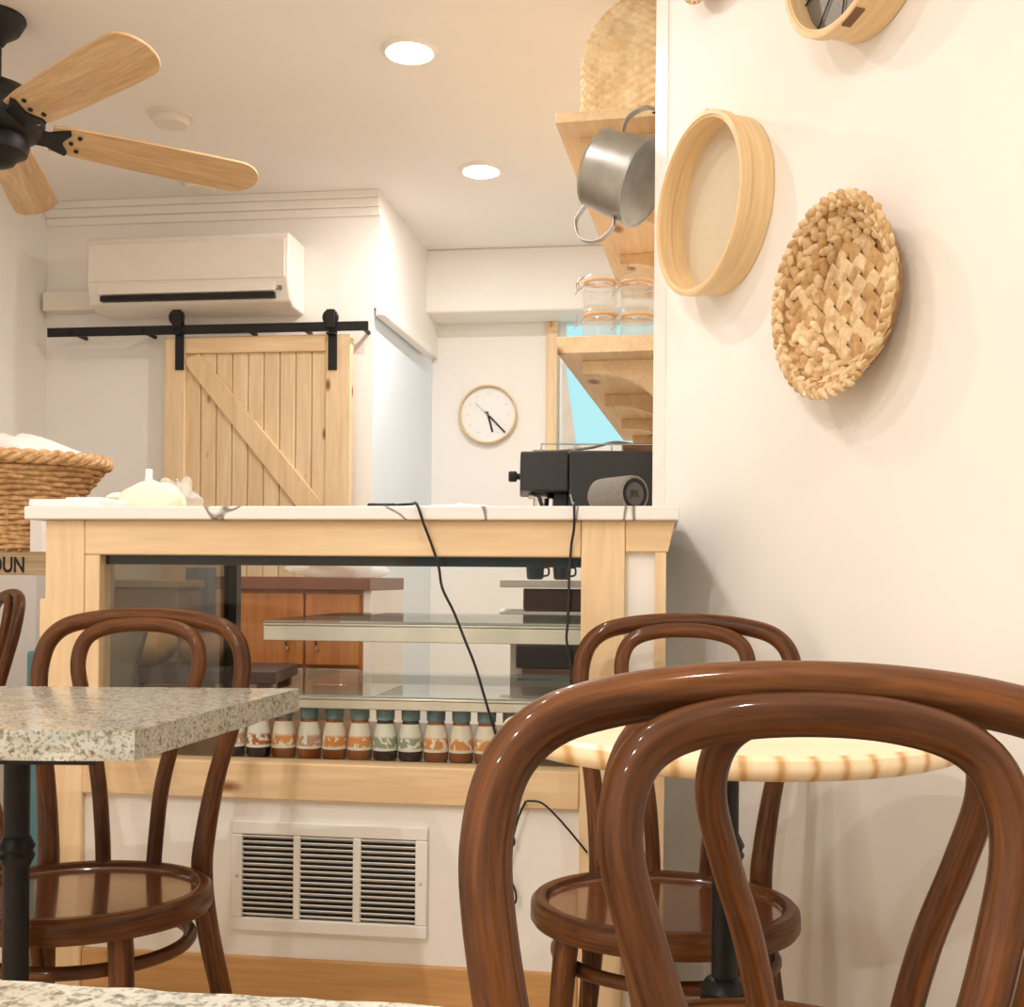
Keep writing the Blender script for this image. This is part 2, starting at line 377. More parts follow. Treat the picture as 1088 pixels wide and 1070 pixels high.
# shopfront behind the viewpoint, with a big window
mb = MB(); mb.box((XL-.15, FRONT-.15, 0), (3.5, FRONT, .9)); mb.box((XL-.15, FRONT-.15, 2.2), (3.5, FRONT, CEILZ)); mb.box((XL-.15, FRONT-.15, .9), (-1.6, FRONT, 2.2)); mb.box((1.2, FRONT-.15, .9), (3.5, FRONT, 2.2))
struct('wall_front', mb, WALL, smooth=False)
w2 = thing('window_2', 'wide shopfront window behind the viewpoint', 'window', (-.2, FRONT-.07, .9)); w2['kind'] = 'structure'
mb = MB()
for x in (-1.6, -.7, .2, 1.14): mb.box((x, FRONT-.1, .9), (x+.06, FRONT-.04, 2.2))
mb.box((-1.6, FRONT-.1, .9), (1.2, FRONT-.04, .95)); mb.box((-1.6, FRONT-.1, 2.15), (1.2, FRONT-.04, 2.2)); obj('window_frame', mb, PINE_Z, w2)
mb = MB(); mb.box((-1.6, FRONT-.075, .92), (1.2, FRONT-.07, 2.18)); obj('window_pane', mb, GLASS, w2)
# crown moulding over the barn-door wall
mb = MB()
for k, (h, o_) in enumerate(((.10, .012), (.065, .024), (.03, .036))): mb.box((XL, YB-o_, CEILZ-h), (XC, YB, CEILZ-h+.035 if k < 2 else CEILZ))
struct('trim_3', mb, WALL, bevel=.004)
# bright corner bead on the pier
mb = MB(); mb.prism([tuple(p)[:2] for p in (EW+nw*.003-tw*.002, EW+nw*.003+tw*.055, EW+tw*.055-nw*.01, EW-tw*.002-nw*.01)], 0, CEILZ); struct('trim_4', mb, WHITE, smooth=False)

# ------------------------------------------------------------------ lamps
def downlight(p, label, k=1.0, group='recessed ceiling lamps'):
    t = thing('ceiling_light', label, 'ceiling light', (p[0], p[1], CEILZ), 0, group)
    mb = MB(); mb.ring([(.066,-.002),(.066,-.010),(.074,-.012),(.086,-.004),(.086,0),(.07,0)], 40); obj('trim_ring', mb, WHITE, t, local=True)
    mb = MB(); mb.lathe([(.0,-.016),(.056,-.016),(.0645,-.011),(.0655,-.003),(0,-.003)], 36); obj('lens', mb, LENS, t, local=True)
    ld = bpy.data.lights.new('lamp', 'AREA'); ld.shape = 'DISK'; ld.size = .04; ld.energy = LAMP_W*k; ld.color = LAMP_COL
    lo = bpy.data.objects.new('lamp', ld); col.objects.link(lo); lo.parent = t; lo.location = (0, 0, -.020)
    return t
LENS = emit('lit_lens', (1, .95, .88, 1), 26.0)
downlight(at_z(435, 53, CEILZ), 'nearer of the two glowing round ceiling lamps', .85)
downlight(at_z(511, 180, CEILZ), 'farther of the two glowing round ceiling lamps, toward the clock wall', .75)
for x, y, kk in ((-.50, 2.40, .36), (-.69, 1.42, .24), (-.88, .44, .48), (-1.07, -.54, 1.45), (.40, .12, .50), (-1.7, -1.5, 1.9)):  # first four continue the visible row; last two are added fill
    downlight(cw(x, y), 'unseen round ceiling lamp, placed to light the dining area', kk)

def smoke(px, py, label):
    p = at_z(px, py, CEILZ); t = thing('smoke_detector', label, 'smoke detector', (p.x, p.y, CEILZ), 0, 'ceiling detectors')
    mb = MB(); mb.lathe([(.075,0),(.075,-.012),(.068,-.016),(0,-.016)], 32); obj('base_plate', mb, PLASTIC, t, local=True)
    mb = MB(); mb.lathe([(.062,-.0155),(.062,-.024),(.055,-.036),(.03,-.04),(0,-.04)], 32); obj('cover', mb, PLASTIC, t, local=True)
smoke(182, 122, 'white round detector on the ceiling beyond the upper fan blade')
smoke(213, 193, 'white round detector on the ceiling just under the long fan blade tip')

# ------------------------------------------------------------------ ceiling fan
FC = cw(-1.50, 3.20, 2.232)
fan = thing('ceiling_fan', 'dark ceiling fan with light oak blades at upper left', 'ceiling fan', (FC.x, FC.y, FC.z))
mb = MB(); mb.lathe([(0,.335),(.075,.335),(.08,.31),(.062,.275),(.03,.25),(.02,.235),(0,.235)], 32); obj('canopy', mb, BLACK, fan, local=True)
mb = MB(); mb.tube([(0,0,.25),(0,0,.08)], .014, 14); obj('downrod', mb, BLACK, fan, local=True)
mb = MB(); mb.lathe([(0,.13),(.05,.128),(.09,.11),(.125,.075),(.135,.04),(.13,.0),(.115,-.02),(.085,-.03),(.0,-.03)], 40); obj('motor_housing', mb, BLACK, fan, local=True)
mb = MB(); mb.lathe([(0,-.028),(.085,-.03),(.092,-.05),(.085,-.075),(.06,-.09),(.05,-.105),(.03,-.115),(0,-.118)], 36); obj('switch_housing', mb, BLACK, fan, local=True)
def fan_blade():
    pts = []
    for x, w in ((.15,.054),(.22,.062),(.40,.069),(.58,.073),(.70,.073)): pts.append((x, w))
    tip = [(.70+.080*sin(a), .073*cos(a)) for a in [pi/2*k/8 for k in range(1, 8)]]
    up = pts + tip; poly = up + [(.780, 0)] + [(x, -w) for x, w in reversed(up)]
    mb = MB(); mb.prism(poly, -.004, .004); return mb
for k in range(5):
    a = TH + rad(32.5 + 72*k); Mx = Matrix.Rotation(a, 4, 'Z') @ Matrix.Rotation(rad(-19), 4, 'X')
    e = fan_blade(); e.v = [Mx @ v for v in e.v]
    me_b = fan_blade(); bl = obj('blade', me_b, OAK, fan, local=True, bevel=.002); bl.matrix_basis = Mx
    mb = MB(); mb.prism([(.09,-.03),(.14,-.03),(.17,-.045),(.195,-.055),(.20,-.04),(.185,-.015),(.18,0),(.185,.015),(.20,.04),(.195,.055),(.17,.045),(.14,.03),(.09,.03)], -.012, -.0042)
    for sx, sy in ((.195,-.030),(.175,0),(.195,.030)): mb.lathe([(0,-.017),(.005,-.0165),(.007,-.014),(.007,-.011)], 12, M=Matrix.Translation((sx+.03, sy, 0.006)))
    ir = obj('blade_iron', mb, BLACK, fan, local=True); ir.matrix_basis = Mx

# ------------------------------------------------------------------ air conditioner
def wbox(mb, pxa, pya, pxb, pyb, yf, yb, mi=0):          # a box whose front face fills a pixel rectangle at world y = yf
    a = at_y(pxa, pya, yf); b = at_y(pxb, pyb, yf); return mb.box((a.x, yf, a.z), (b.x, yb, b.z), mi)
YA = YB - .21
A0 = at_y(92, 255, YA); A1 = at_y(306, 322, YA)
zt, zb = at_y(200, 249, YA).z, at_y(200, 325, YA).z
ac = thing('air_conditioner', 'white wall mounted air conditioner above the barn door', 'air conditioner', ((A0.x+A1.x)/2, YB, zb))
H = zt - zb
prof = [(YB-.002, zb), (YA+.07, zb), (YA+.03, zb+.02), (YA+.012, zb+.07), (YA, zb+.10), (YA, zt-.012), (YA+.012, zt), (YB-.002, zt)]
Mp = Matrix(((0,0,1,0),(1,0,0,0),(0,1,0,0),(0,0,0,1)))
mb = MB(); mb.prism(prof, A0.x, A1.x, M=Mp); obj('casing', mb, PLASTIC, ac, bevel=.008)
mb = MB(); mb.box((A0.x+.01, YA-.008, zb+.105), (A1.x-.012, YA, zt-.028)); obj('front_panel', mb, PLASTIC, ac, bevel=.004)
mb = MB(); mb.box((A0.x+.06, YA+.000, zb+.028), (A1.x-.06, YA+.05, zb+.05)); obj('outlet_slot', mb, BLACK, ac)
Ml = Matrix.Translation(((A0.x+A1.x)/2, YA+.008, zb+.058)) @ Matrix.Rotation(rad(-12), 4, 'X')
mb = MB(); mb.box((-(A1.x-A0.x)/2+.05, -.012, -.006), ((A1.x-A0.x)/2-.055, -.006, .04), M=Ml); obj('louver', mb, PLASTIC, ac, bevel=.002)
mb = MB(); mb.box((A1.x-.045, YA+.004, zb+.06), (A1.x-.03, YA+.02, zb+.075)); obj('indicator', mb, GREYF, ac)
dc = tag(obj('duct_cover', wbox(MB(), 45, 310, 100, 329, YB-.07, YB-.001), PLASTIC, bevel=.004), 'white rectangular duct cover left of the air conditioner', 'duct cover')

# ------------------------------------------------------------------ barn door and its rail
YD = YB - .10
zd = at_y(270, 357, YD).z
bd = thing('barn_door', 'knotty pine sliding barn door with diagonal brace on black rail', 'door', (at_y(272, 450, YD).x, YD+.02, .01))
X = lambda px: at_y(px, 450, YD).x
mb = MB()
xs0, xs1 = X(195), X(347)
n = 9; w = (xs1-xs0)/n
for k in range(n): mb.box((xs0+k*w+.0015, YD+.012, .012), (xs0+(k+1)*w-.0015, YD+.036, zd-.01))
obj('plank_panel', mb, DOORW, bd, bevel=.004)
for a, b in ((175, 196.5), (346, 372.5)):
    mb = MB(); mb.box((X(a), YD-.006, .01), (X(b), YD+.038, zd)); obj('stile', mb, DOORW, bd, bevel=.003)
mb = MB(); mb.box((X(196.8), YD-.005, zd-.068), (X(345.7), YD+.03, zd)); obj('top_rail', mb, PINE_X, bd, bevel=.003)
mb = MB(); mb.box((X(196.8), YD-.005, .012), (X(345.7), YD+.03, .15)); obj('bottom_rail', mb, PINE_X, bd, bevel=.003)
p0 = at_y(203, 376, YD); p1 = at_y(338, 548, YD)
dv = (p1-p0).normalized(); nv_ = Vector((dv.z, 0, -dv.x)); ww = .048
q = [p0-nv_*ww, p0+nv_*ww, p0+dv*1.55+nv_*ww, p0+dv*1.55-nv_*ww]
xl, xr = X(197), X(345.5)
def clipx(poly, xm, keep):
    out = []
    for i in range(len(poly)):
        a, b = poly[i], poly[(i+1) % len(poly)]; ia, ib = keep(a.x - xm) , keep(b.x - xm)
        if ia: out.append(a)
        if ia != ib: out.append(a + (b-a)*((xm-a.x)/(b.x-a.x)))
    return out
q = clipx(q, xr, lambda d: d <= 0); q = clipx(q, xl, lambda d: d >= 0)
q = [Vector((p.x, 0, min(p.z, zd-.069))) for p in q]
mb = MB(); mb.prism([(p.x, p.z) for p in q], -(YD+.012), -(YD-.004), M=Matrix(((1,0,0,0),(0,0,-1,0),(0,1,0,0),(0,0,0,1))))
obj('brace', mb, wood('brace_pine', S(242,214,172), S(226,192,146), 'Z', .8, .5, 1.0, fibre=.1, dark=S(140,84,40)), bd, bevel=.003)
YR = YD - .03
for px in (187.5, 351):
    mb = MB(); a = at_y(px-4.5, 347, YR-.012); b = at_y(px+4.5, 391.5, YR-.012)
    mb.box((a.x, YD-.014, b.z), (b.x, YD-.0065, a.z+.04)); mb.box((a.x, YR-.016, a.z-.005), (b.x, YR-.008, a.z+.07))
    mb.box((a.x, YR-.016, a.z-.03), (b.x, YD-.0065, a.z-.022))
    hg = obj('hanger_strap', mb, BLACK, bd, bevel=.002)
    c = at_y(px, 337, YR); mb = MB(); mb.lathe([(0,-.008),(.03,-.008),(.034,-.004),(.03,0),(.034,.004),(.03,.008),(0,.008)], 24, M=Matrix.Translation((c.x, YR+.003, c.z)) @ Matrix.Rotation(pi/2, 4, 'X'))
    obj('wheel', mb, BLACK, hg)
    mb = MB()
    for zz in (370, 384):
        p = at_y(px, zz, YD-.016); mb.lathe([(0,-.004),(.006,-.003),(.007,0),(.007,.003)], 10, M=Matrix.Translation((p.x, YD-.015, p.z)) @ Matrix.Rotation(-pi/2, 4, 'X'))
    obj('bolt', mb, BLACK, hg)
rl = thing('door_rail', 'long black steel rail across the top of the barn door', 'door rail', (at_y(220, 350, YR).x, YR, at_y(220, 350, YR).z))
a = at_y(50, 352, YR); b = at_y(391, 346, YR); zr = at_y(220, 349.6, YR).z
mb = MB(); mb.box((a.x, YR, zr-.019), (b.x, YR+.008, zr+.019)); obj('bar', mb, BLACK, rl, bevel=.001)
for px in (75, 150, 260, 320, 383): x = at_y(px, 350, YR).x; mb = MB(); mb.tube([(x, YR-.004, zr), (x, YB, zr)], .009, 10); obj('standoff', mb, BLACK, rl)

# ------------------------------------------------------------------ clock
YK = YBACK - .03
ck = at_y(518, 440, YK); rk = 31.0*(at_d(518,440,1)-CAM).length*0 + (at_y(549, 440, YK).x - at_y(487, 440, YK).x)/2
clk = thing('wall_clock', 'round white wall clock with thin pale wood rim', 'clock', (ck.x, YBACK, ck.z))
Mk = Matrix.Translation((ck.x, YBACK, ck.z)) @ Matrix.Rotation(pi/2, 4, 'X')
mb = MB(); mb.ring([(rk, 0.001), (rk, .034), (rk-.004, .038), (rk-.009, .036), (rk-.010, .001)], 64, M=Mk); obj('rim', mb, plain('clock_rim', S(222,196,150), .4), clk)
mb = MB(); mb.lathe([(0,.014),(rk-.0105,.014),(rk-.0105,.001),(0,.001)], 64, M=Mk)
for h in range(12):
    a_ = h*pi/6; mb.lathe([(0,.0155),(.0035,.0155),(.0035,.0138)], 10, 1, M=Mk @ Matrix.Translation((sin(a_)*rk*.70, cos(a_)*rk*.70, 0)))
obj('dial', mb, [PAPER, plain('pale_dots', S(205,205,200), .6)], clk)
def hand(name, ang, l, w, z, m):
    M = Mk @ Matrix.Rotation(-rad(ang), 4, 'Z'); mb = MB(); mb.box((-w, -l*.16, z), (w, l, z+.002), M=M); obj(name, mb, m, clk)
hand('hour_hand', 164.6, rk*.62, .005, .017, BLACK); hand('minute_hand', 136, rk*.86, .004, .020, BLACK); hand('second_hand', 313, rk*.58, .0012, .023, plain('thin_hand', S(190,180,165), .5))

# ------------------------------------------------------------------ counter with built-in display case
YF = at_d(350, 700, 2.105).y
fx = lambda px, py=700: at_y(px, py, YF).x
fz = lambda py, px=380: at_y(px, py, YF).z
SLT, SLB = at_y(380, 537.6, YF-.02).z, at_y(380, 552.3, YF-.02).z
DC = .74
ct = thing('display_counter', 'pine framed counter with quartz top and built in glass display case', 'counter', (fx(370), YF+.3, 0))
xL, xR = at_y(25, 545, YF-.02).x, at_y(722, 545, YF-.02).x
def pier_x(y, gap):                                     # x of the pier's face at this y
    t = (y - EW.y)/tw.y; return EW.x + tw.x*t - gap
yb_ = YF + DC
yE = EW.y - .02
poly = [(xL, YF-.02), (xR, YF-.02)]
if pier_x(YF+.1, .03) < xR + .01:
    pass
y1 = YF - .02
for k in range(1, 9):
    y = YF-.02 + (yE-YF+.02)*k/8; poly.append((min(xR + .0, pier_x(y, .012)), y))
poly += [(min(xR, pier_x(yE, .012)), yb_), (xL, yb_)]
mb = MB(); mb.prism(poly, SLB, SLT); obj('countertop', mb, MARB, ct, bevel=.003)
zap = fz(591); zr0, zr1 = fz(853), fz(813); zbase = fz(1024)
mb = MB(); mb.box((fx(47), YF, 0), (fx(88), YF+.07, SLB)); mb.box((fx(40), YF+.004, 0), (fx(47), YF+.06, fz(640))); obj('post', mb, PINE_Z, ct, bevel=.003)
mb = MB(); mb.box((fx(616.5), YF, 0), (fx(663), YF+.07, SLB)); obj('post', mb, PINE_Z, ct, bevel=.003)
mb = MB(); mb.box((fx(695), YF+.006, 0), (fx(707), YF+.04, fz(586, 690))); obj('post', mb, PINE_Z, ct, bevel=.002)
mb = MB(); mb.box((fx(88.3), YF+.003, zr1), (fx(104), YF+.05, zap)); obj('jamb', mb, PINE_Z, ct, bevel=.002)
mb = MB(); mb.box((fx(88.3), YF+.001, zap), (fx(616.2), YF+.05, SLB)); obj('apron', mb, PINE_X, ct, bevel=.003)
z0_, z1_ = fz(586.5, 690), SLB
mb = MB(); mb.prism([(fx(663.3), z0_), (fx(709), z0_), (fx(716), z1_), (fx(663.3), z1_)], -(YF+.045), -(YF+.004), M=Matrix(((1,0,0,0),(0,0,-1,0),(0,1,0,0),(0,0,0,1)))); obj('apron', mb, PINE_X, ct, bevel=.002)
mb = MB(); mb.box((fx(88.3), YF-.002, zr0), (fx(616.2), YF+.055, zr1)); obj('bottom_rail', mb, PINE_X, ct, bevel=.003)
mb = MB(); mb.box((fx(88.3), YF+.012, zbase), (fx(616.2), YF+.03, zr0)); obj('white_panel', mb, PANEL, ct)
mb = MB(); mb.box((fx(663.2), YF+.02, 0), (fx(695), YF+.035, z0_)); obj('white_panel', mb, PANEL, ct)
mb = MB(); mb.box((fx(88.3), YF+.002, 0), (fx(616.2), YF+.03, zbase)); obj('baseboard', mb, PINE_B, ct, bevel=.003)
yg = YF + .022
mb = MB(); mb.box((fx(104.3), yg, zr1), (fx(616.2), yg+.005, zap)); obj('front_glass', mb, GLASS, ct)
yc0, yc1 = YF+.06, YF+DC-.03
xi0, xi1 = fx(100), fx(628)
mb = MB(); mb.box((xi0, yc0, zr1-.03), (xi1, yc1, zr1-.012)); mb.box((xi0, yc0-.004, zr1-.012), (xi1, yc1, zr1-.010)); obj('case_floor', mb, plain('case_floor', S(120,76,44), .3, var=.25, vs=8), ct)
mb = MB(); mb.box((xi0, yg+.008, zap-.018), (xi1, yg+.035, zap+.0)); obj('light_bar', mb, BLACK, ct)
mb = MB(); mb.box((xi0, yc0, zap+.004), (xi1, yc1, SLB-.004)); obj('case_ceiling', mb, BLACK, ct)
mb = MB(); mb.box((xi0-.006, yc0, zr1-.01), (xi0, yc1-.03, zap)); obj('side_glass', mb, TINT, ct)
mb = MB(); mb.box((xi0-.012, yc1-.03, 0), (xi0+.022, yc1, zap+.004)); obj('corner_profile', mb, BLACK, ct)
mb = MB(); mb.box((xi1, yc0, 0), (xi1+.012, yc1, zap)); obj('side_panel', mb, PANEL, ct)
for (ya, yb2, nm) in ((661, 683, 'upper'), (740, 755.5, 'lower')):
    ysf = yc0 + .03
    zt_ = at_y(450, ya, ysf).z; zb2 = at_y(450, yb2, ysf).z
    mb = MB(); mb.box((fx(262), ysf, zb2), (xi1-.002, ysf+.012, zt_-.010)); mb.box((fx(262), ysf-.003, zt_-.010), (xi1-.002, ysf+.03, zt_-.005))
    sh = obj('case_shelf', mb, STEEL, ct, bevel=.0015)
    mb = MB(); mb.box((fx(262), yc1-.08, zb2), (xi1-.002, yc1-.07, zt_-.006)); obj('rear_beam', mb, STEEL, sh)
    mb = MB(); mb.box((fx(262), ysf, zt_-.0048), (xi1-.003, yc1-.06, zt_)); obj('glass_plate', mb, SHELFG, sh)
# vent grille
gx0, gx1, gz0, gz1 = fx(247), fx(455.5), fz(994, 350), fz(876, 350)
yv = YF + .012
mb = MB(); cw_ = gx1-gx0; bx = [gx0+.034*cw_*2.0/2, 0, 0]
x_o = [gx0 + cw_*f for f in (.055, .32, .355, .625, .665, .94)]
zo0, zo1 = gz0 + (gz1-gz0)*.12, gz0 + (gz1-gz0)*.88
t_ = yv - .010
mb.box((gx0, t_, gz0), (gx1, yv, zo0)); mb.box((gx0, t_, zo1), (gx1, yv, gz1))
for a, b in ((gx0, x_o[0]), (x_o[1], x_o[2]), (x_o[3], x_o[4]), (x_o[5], gx1)): mb.box((a, t_, zo0), (b, yv, zo1))
gr = obj('vent_grille', mb, WHITE, ct, bevel=.0025)
for k in range(3):
    mb = MB(); a, b = x_o[2*k], x_o[2*k+1]; nl = 15; st = (zo1-zo0)/nl
    for j in range(nl):
        M = Matrix.Translation(((a+b)/2, yv-.004, zo0+(j+.5)*st)) @ Matrix.Rotation(rad(-33), 4, 'X')
        mb.box((-(b-a)/2, -.006, -.0008), ((b-a)/2, .007, .0008), M=M)
    obj('louver_bank', mb, WHITE, gr)
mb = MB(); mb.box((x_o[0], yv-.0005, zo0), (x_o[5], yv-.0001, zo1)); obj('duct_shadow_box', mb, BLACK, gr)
for x in (gx0+.012, gx1-.012):
    mb = MB(); mb.lathe([(0,-.002),(.003,-.0015),(.004,0)], 10, M=Matrix.Translation((x, t_, (gz0+gz1)/2)) @ Matrix.Rotation(-pi/2, 4, 'X')); obj('screw', mb, STEEL, gr)

# ------------------------------------------------------------------ bottles in the case
LAB = {}
def label_mat(key, base, spot):
    m, nt, b, L = nodes('label_' + key); mp = coords(nt, L)
    n = noise(nt, L, mp, 80, 2, .3); r = ramp(nt, L, n.outputs['Fac'], [(.42, (0,0,0,1)), (.47, (1,1,1,1))])
    tc = nt.nodes.new('ShaderNodeTexCoord'); sx = nt.nodes.new('ShaderNodeSeparateXYZ'); L.new(tc.outputs['Object'], sx.inputs[0])
    mz = nt.nodes.new('ShaderNodeMath'); mz.operation = 'MULTIPLY'; mz.inputs[1].default_value = 10; L.new(sx.outputs['Z'], mz.inputs[0])
    rz_ = ramp(nt, L, mz.outputs[0], [(.24, (0,0,0,1)), (.27, (1,1,1,1)), (.44, (1,1,1,1)), (.50, (0,0,0,1))])
    L.new(mix(nt, L, base, spot, mix(nt, L, r.outputs[0], rz_.outputs[0], 1.0, 'MULTIPLY')), b.inputs['Base Color']); b.inputs['Roughness'].default_value = .4; return m
LABS = {'orange': label_mat('orange', S(238,226,206), S(216,140,70)), 'white': label_mat('white', S(240,234,222), S(200,160,130)), 'green': label_mat('green', S(234,230,214), S(150,156,130)), 'cookie': label_mat('cookie', S(240,234,222), S(176,98,44))}
LIQ = {'amber': plain('amber_drink', S(150,86,40), .12, var=.2), 'dark': plain('dark_drink', S(44,30,26), .12, var=.2)}
CAPT = plain('teal_cap', S(110,140,146), .35, var=.25, vs=40)
bz = zr1 - .010
yb0 = yc0 + .075
def bottle(px, lab, liq, label):
    p = at_y(px, 790, yb0); t = thing('drink_bottle', label, 'bottle', (p.x, yb0, bz), random.uniform(0, 6), 'small bottles in a row at the bottom of the display case')
    s = .118/.115
    mb = MB(); mb.lathe([(0,0),(.0215,0),(.0245,.004),(.0248,.03),(.0222,.052),(.0185,.072),(.0165,.077),(.0165,.081),(0,.081)], 24); obj('bottle_body', mb, LIQ[liq], t, local=True)
    mb = MB(); mb.lathe([(.0253,.020),(.0252,.03),(.0227,.052),(.0189,.0735)], 24); mb.f = [f for f in mb.f if len(f) == 4]; mb.m = mb.m[:len(mb.f)]
    obj('label_wrap', mb, LABS[lab], t, local=True)
    mb = MB(); mb.lathe([(0,.0805),(.0185,.0805),(.019,.100),(.0175,.103),(0,.103)], 20); obj('cap', mb, CAPT, t, local=True)
order = ['first from left, half hidden by the granite corner', 'second from left, brown cookie print', 'third from left, orange print', 'fourth from left, mostly white print', 'fifth from left, orange print', 'sixth from left, orange print', 'seventh from left, pale green print', 'eighth from left, pale green print', 'ninth from left, orange print', 'tenth from left, orange print', 'eleventh from left, orange print', 'last at right, beside the black cord']
kinds = [('white','dark'),('cookie','dark'),('orange','amber'),('white','amber'),('orange','amber'),('orange','amber'),('green','dark'),('green','dark'),('orange','amber'),('orange','amber'),('orange','amber'),('orange','amber')]
for k in range(12):
    bottle(248 + 26.9*k, kinds[k][0], kinds[k][1], 'small bottle in the display case row, ' + order[k])

# ------------------------------------------------------------------ things on the counter
ZT = SLT
def blob(mb, c, r, seed, amp=.18, seg=28, rings=16, flat=0.0, mi=0):
    rnd = random.Random(seed); ph = [(rnd.uniform(0,6), rnd.uniform(0,6), rnd.choice((2,3,4,5)), rnd.choice((2,3,4))) for _ in range(5)]
    b = MB(); b.ball((0,0,0), 1.0, seg, rings)
    for v in b.v:
        th = math.atan2(v.y, v.x); la = math.asin(max(-1, min(1, v.z)))
        k = 1 + amp*sum(sin(p[2]*th + p[0])*cos(p[3]*la + p[1]) for p in ph)/2.2
        w = Vector((v.x*r[0]*k, v.y*r[1]*k, v.z*r[2]*k))
        if w.z < -flat*r[2]: w.z = -flat*r[2]
        v.x, v.y, v.z = w.x + c[0], w.y + c[1], w.z + c[2]
    mb.add(b.v, b.f, mi); return mb
def on_counter(px, d, py=545): p = at_d(px, py, d); return Vector((p.x, p.y, ZT))
p = on_counter(157, 2.36); s_ = 2.36/FPX
bag = thing('piping_bag', 'cream coloured cloth bag slumped on the counter below the barn door', 'cloth bag', p)
mb = MB(); blob(mb, (p.x+.01, p.y, ZT+.020), (.072, .055, .046), 3, .10, flat=.43); obj('bag_body', mb, CREAM, bag)
mb = MB(); blob(mb, (p.x-.070, p.y, ZT+.032), (.022, .018, .011), 5, .12); obj('bag_tail', mb, CREAM, bag)
p2 = on_counter(158, 2.43)
bt = thing('squeeze_bottle', 'slim white bottle neck standing up behind the cream cloth bag', 'bottle', p2)
mb = MB(); mb.lathe([(0,0),(.022,0),(.024,.004),(.024,.045),(.012,.062),(.0095,.068),(.0095,.074),(0,.074)], 20); obj('bottle_body', mb, PLASTIC, bt, local=False) if False else obj('bottle_body', mb, PLASTIC, bt, local=True)
mb = MB(); mb.lathe([(0,.0735),(.0088,.0735),(.0088,.080),(.0075,.082),(.0075,.098),(.006,.1),(0,.1)], 16); obj('nozzle', mb, PAPER, bt, local=True)
p = on_counter(190, 2.44)
mb = MB(); blob(mb, (p.x, p.y, ZT+.030), (.034, .03, .040), 11, .45, 36, 20, flat=.74); blob(mb, (p.x+.022, p.y+.01, ZT+.036), (.022, .02, .014), 17, .5)
tag(obj('plastic_wrap', mb, PLASTG), 'crumpled clear plastic wrap right of the cream cloth bag', 'plastic wrap')
p = on_counter(226, 2.36)
mb = MB(); blob(mb, (p.x, p.y, ZT+.003), (.060, .06, .010), 21, .12, flat=.28); tag(obj('paper_sheet', mb, CREAM), 'flat cream paper lying on the counter before the barn door', 'paper')
pA = on_counter(30, 2.20); pBb = on_counter(110, 2.20)
mb = MB(); mb.box((pA.x, pA.y, ZT+.0005), (pBb.x, pA.y+.2, ZT+.016)); mb.box((pA.x+.06, pA.y+.03, ZT+.016), (pBb.x-.01, pA.y+.16, ZT+.022)); tag(obj('paper_stack', mb, PAPER, bevel=.003), 'low stack of white papers at the left end of the counter', 'papers')
p = on_counter(490, 2.40)
mb = MB(); blob(mb, (p.x, p.y, ZT+.005), (.098, .07, .022), 31, .10, flat=.23); tag(obj('folded_towel', mb, CLOTH), 'low white folded towel on the counter below the clock', 'towel')
# black cord lying over the front edge
e1 = Vector((at_y(441, 537, YF-.022).x, YF-.022, ZT))
cpts = [on_counter(392, 2.12) + Vector((0,0,.004)), on_counter(415, 2.11) + Vector((0,0,.004)), on_counter(437, 2.09) + Vector((0,0,.005)), e1 + Vector((.004,-.004,.003))]
for px, py in ((450,556),(459,580),(466,602),(470,625),(482,650),(494,680),(505,708),(514,738),(522,765),(531,795),(540,830),(549,852)): cpts.append(at_y(px, py, YF-.012 if py > 556 else YF-.026))
mb = MB(); mb.tube(crv(cpts, 6), .0026, 8)
crd = thing('power_cord', 'black power cord draped down the counter front from below the clock', 'cord', tuple(e1))
obj('cord', mb, CORD, crd)
a = on_counter(391, 2.12); b = on_counter(437, 2.105)
mb = MB(); mb.box((a.x, a.y-.008, ZT), (b.x-.03, a.y+.012, ZT+.008)); obj('adapter', mb, CORD, crd, bevel=.003)
e2 = at_y(610, 536, YF-.023)
cpts = [on_counter(606, 2.16) + Vector((0,0,.03)), on_counter(609, 2.10) + Vector((0,0,.006)), Vector((e2.x, YF-.024, ZT+.003))]
for px, py in ((610,560),(607,580),(605,610),(604,640),(603,665),(602,680),(606,705),(607,735),(608,762)): cpts.append(at_y(px, py, YF-.026 if py < 562 else YF-.008))
mb = MB(); mb.tube(crv(cpts, 6), .0024, 8)
tag(obj('power_cord', mb, CORD), 'black cord hanging straight down the counter post under the coffee machine', 'cord')
mb = MB(); pts = [at_y(px, py, YF+o) for px, py, o in ((560,851,-.01),(575,853,-.02),(590,866,-.02),(606,884,-.015),(624,906,-.008))]
mb.tube(crv(pts, 6), .002, 6); pts = [at_y(px, py, YF+o) for px, py, o in ((559,851,-.01),(551,868,-.012),(545,890,-.008),(541,912,-.004),(540,930,0),(547,945,-.004),(548,958,-.006),(541,964,0))]
mb.tube(crv(pts, 6), .0022, 6); p = at_y(545, 894, YF-.008); mb.ball(p, (.005,.005,.01), 10, 6)
tag(obj('charging_cable', mb, CORD), 'thin tangled black cable on the white panel behind the front chair', 'cable')

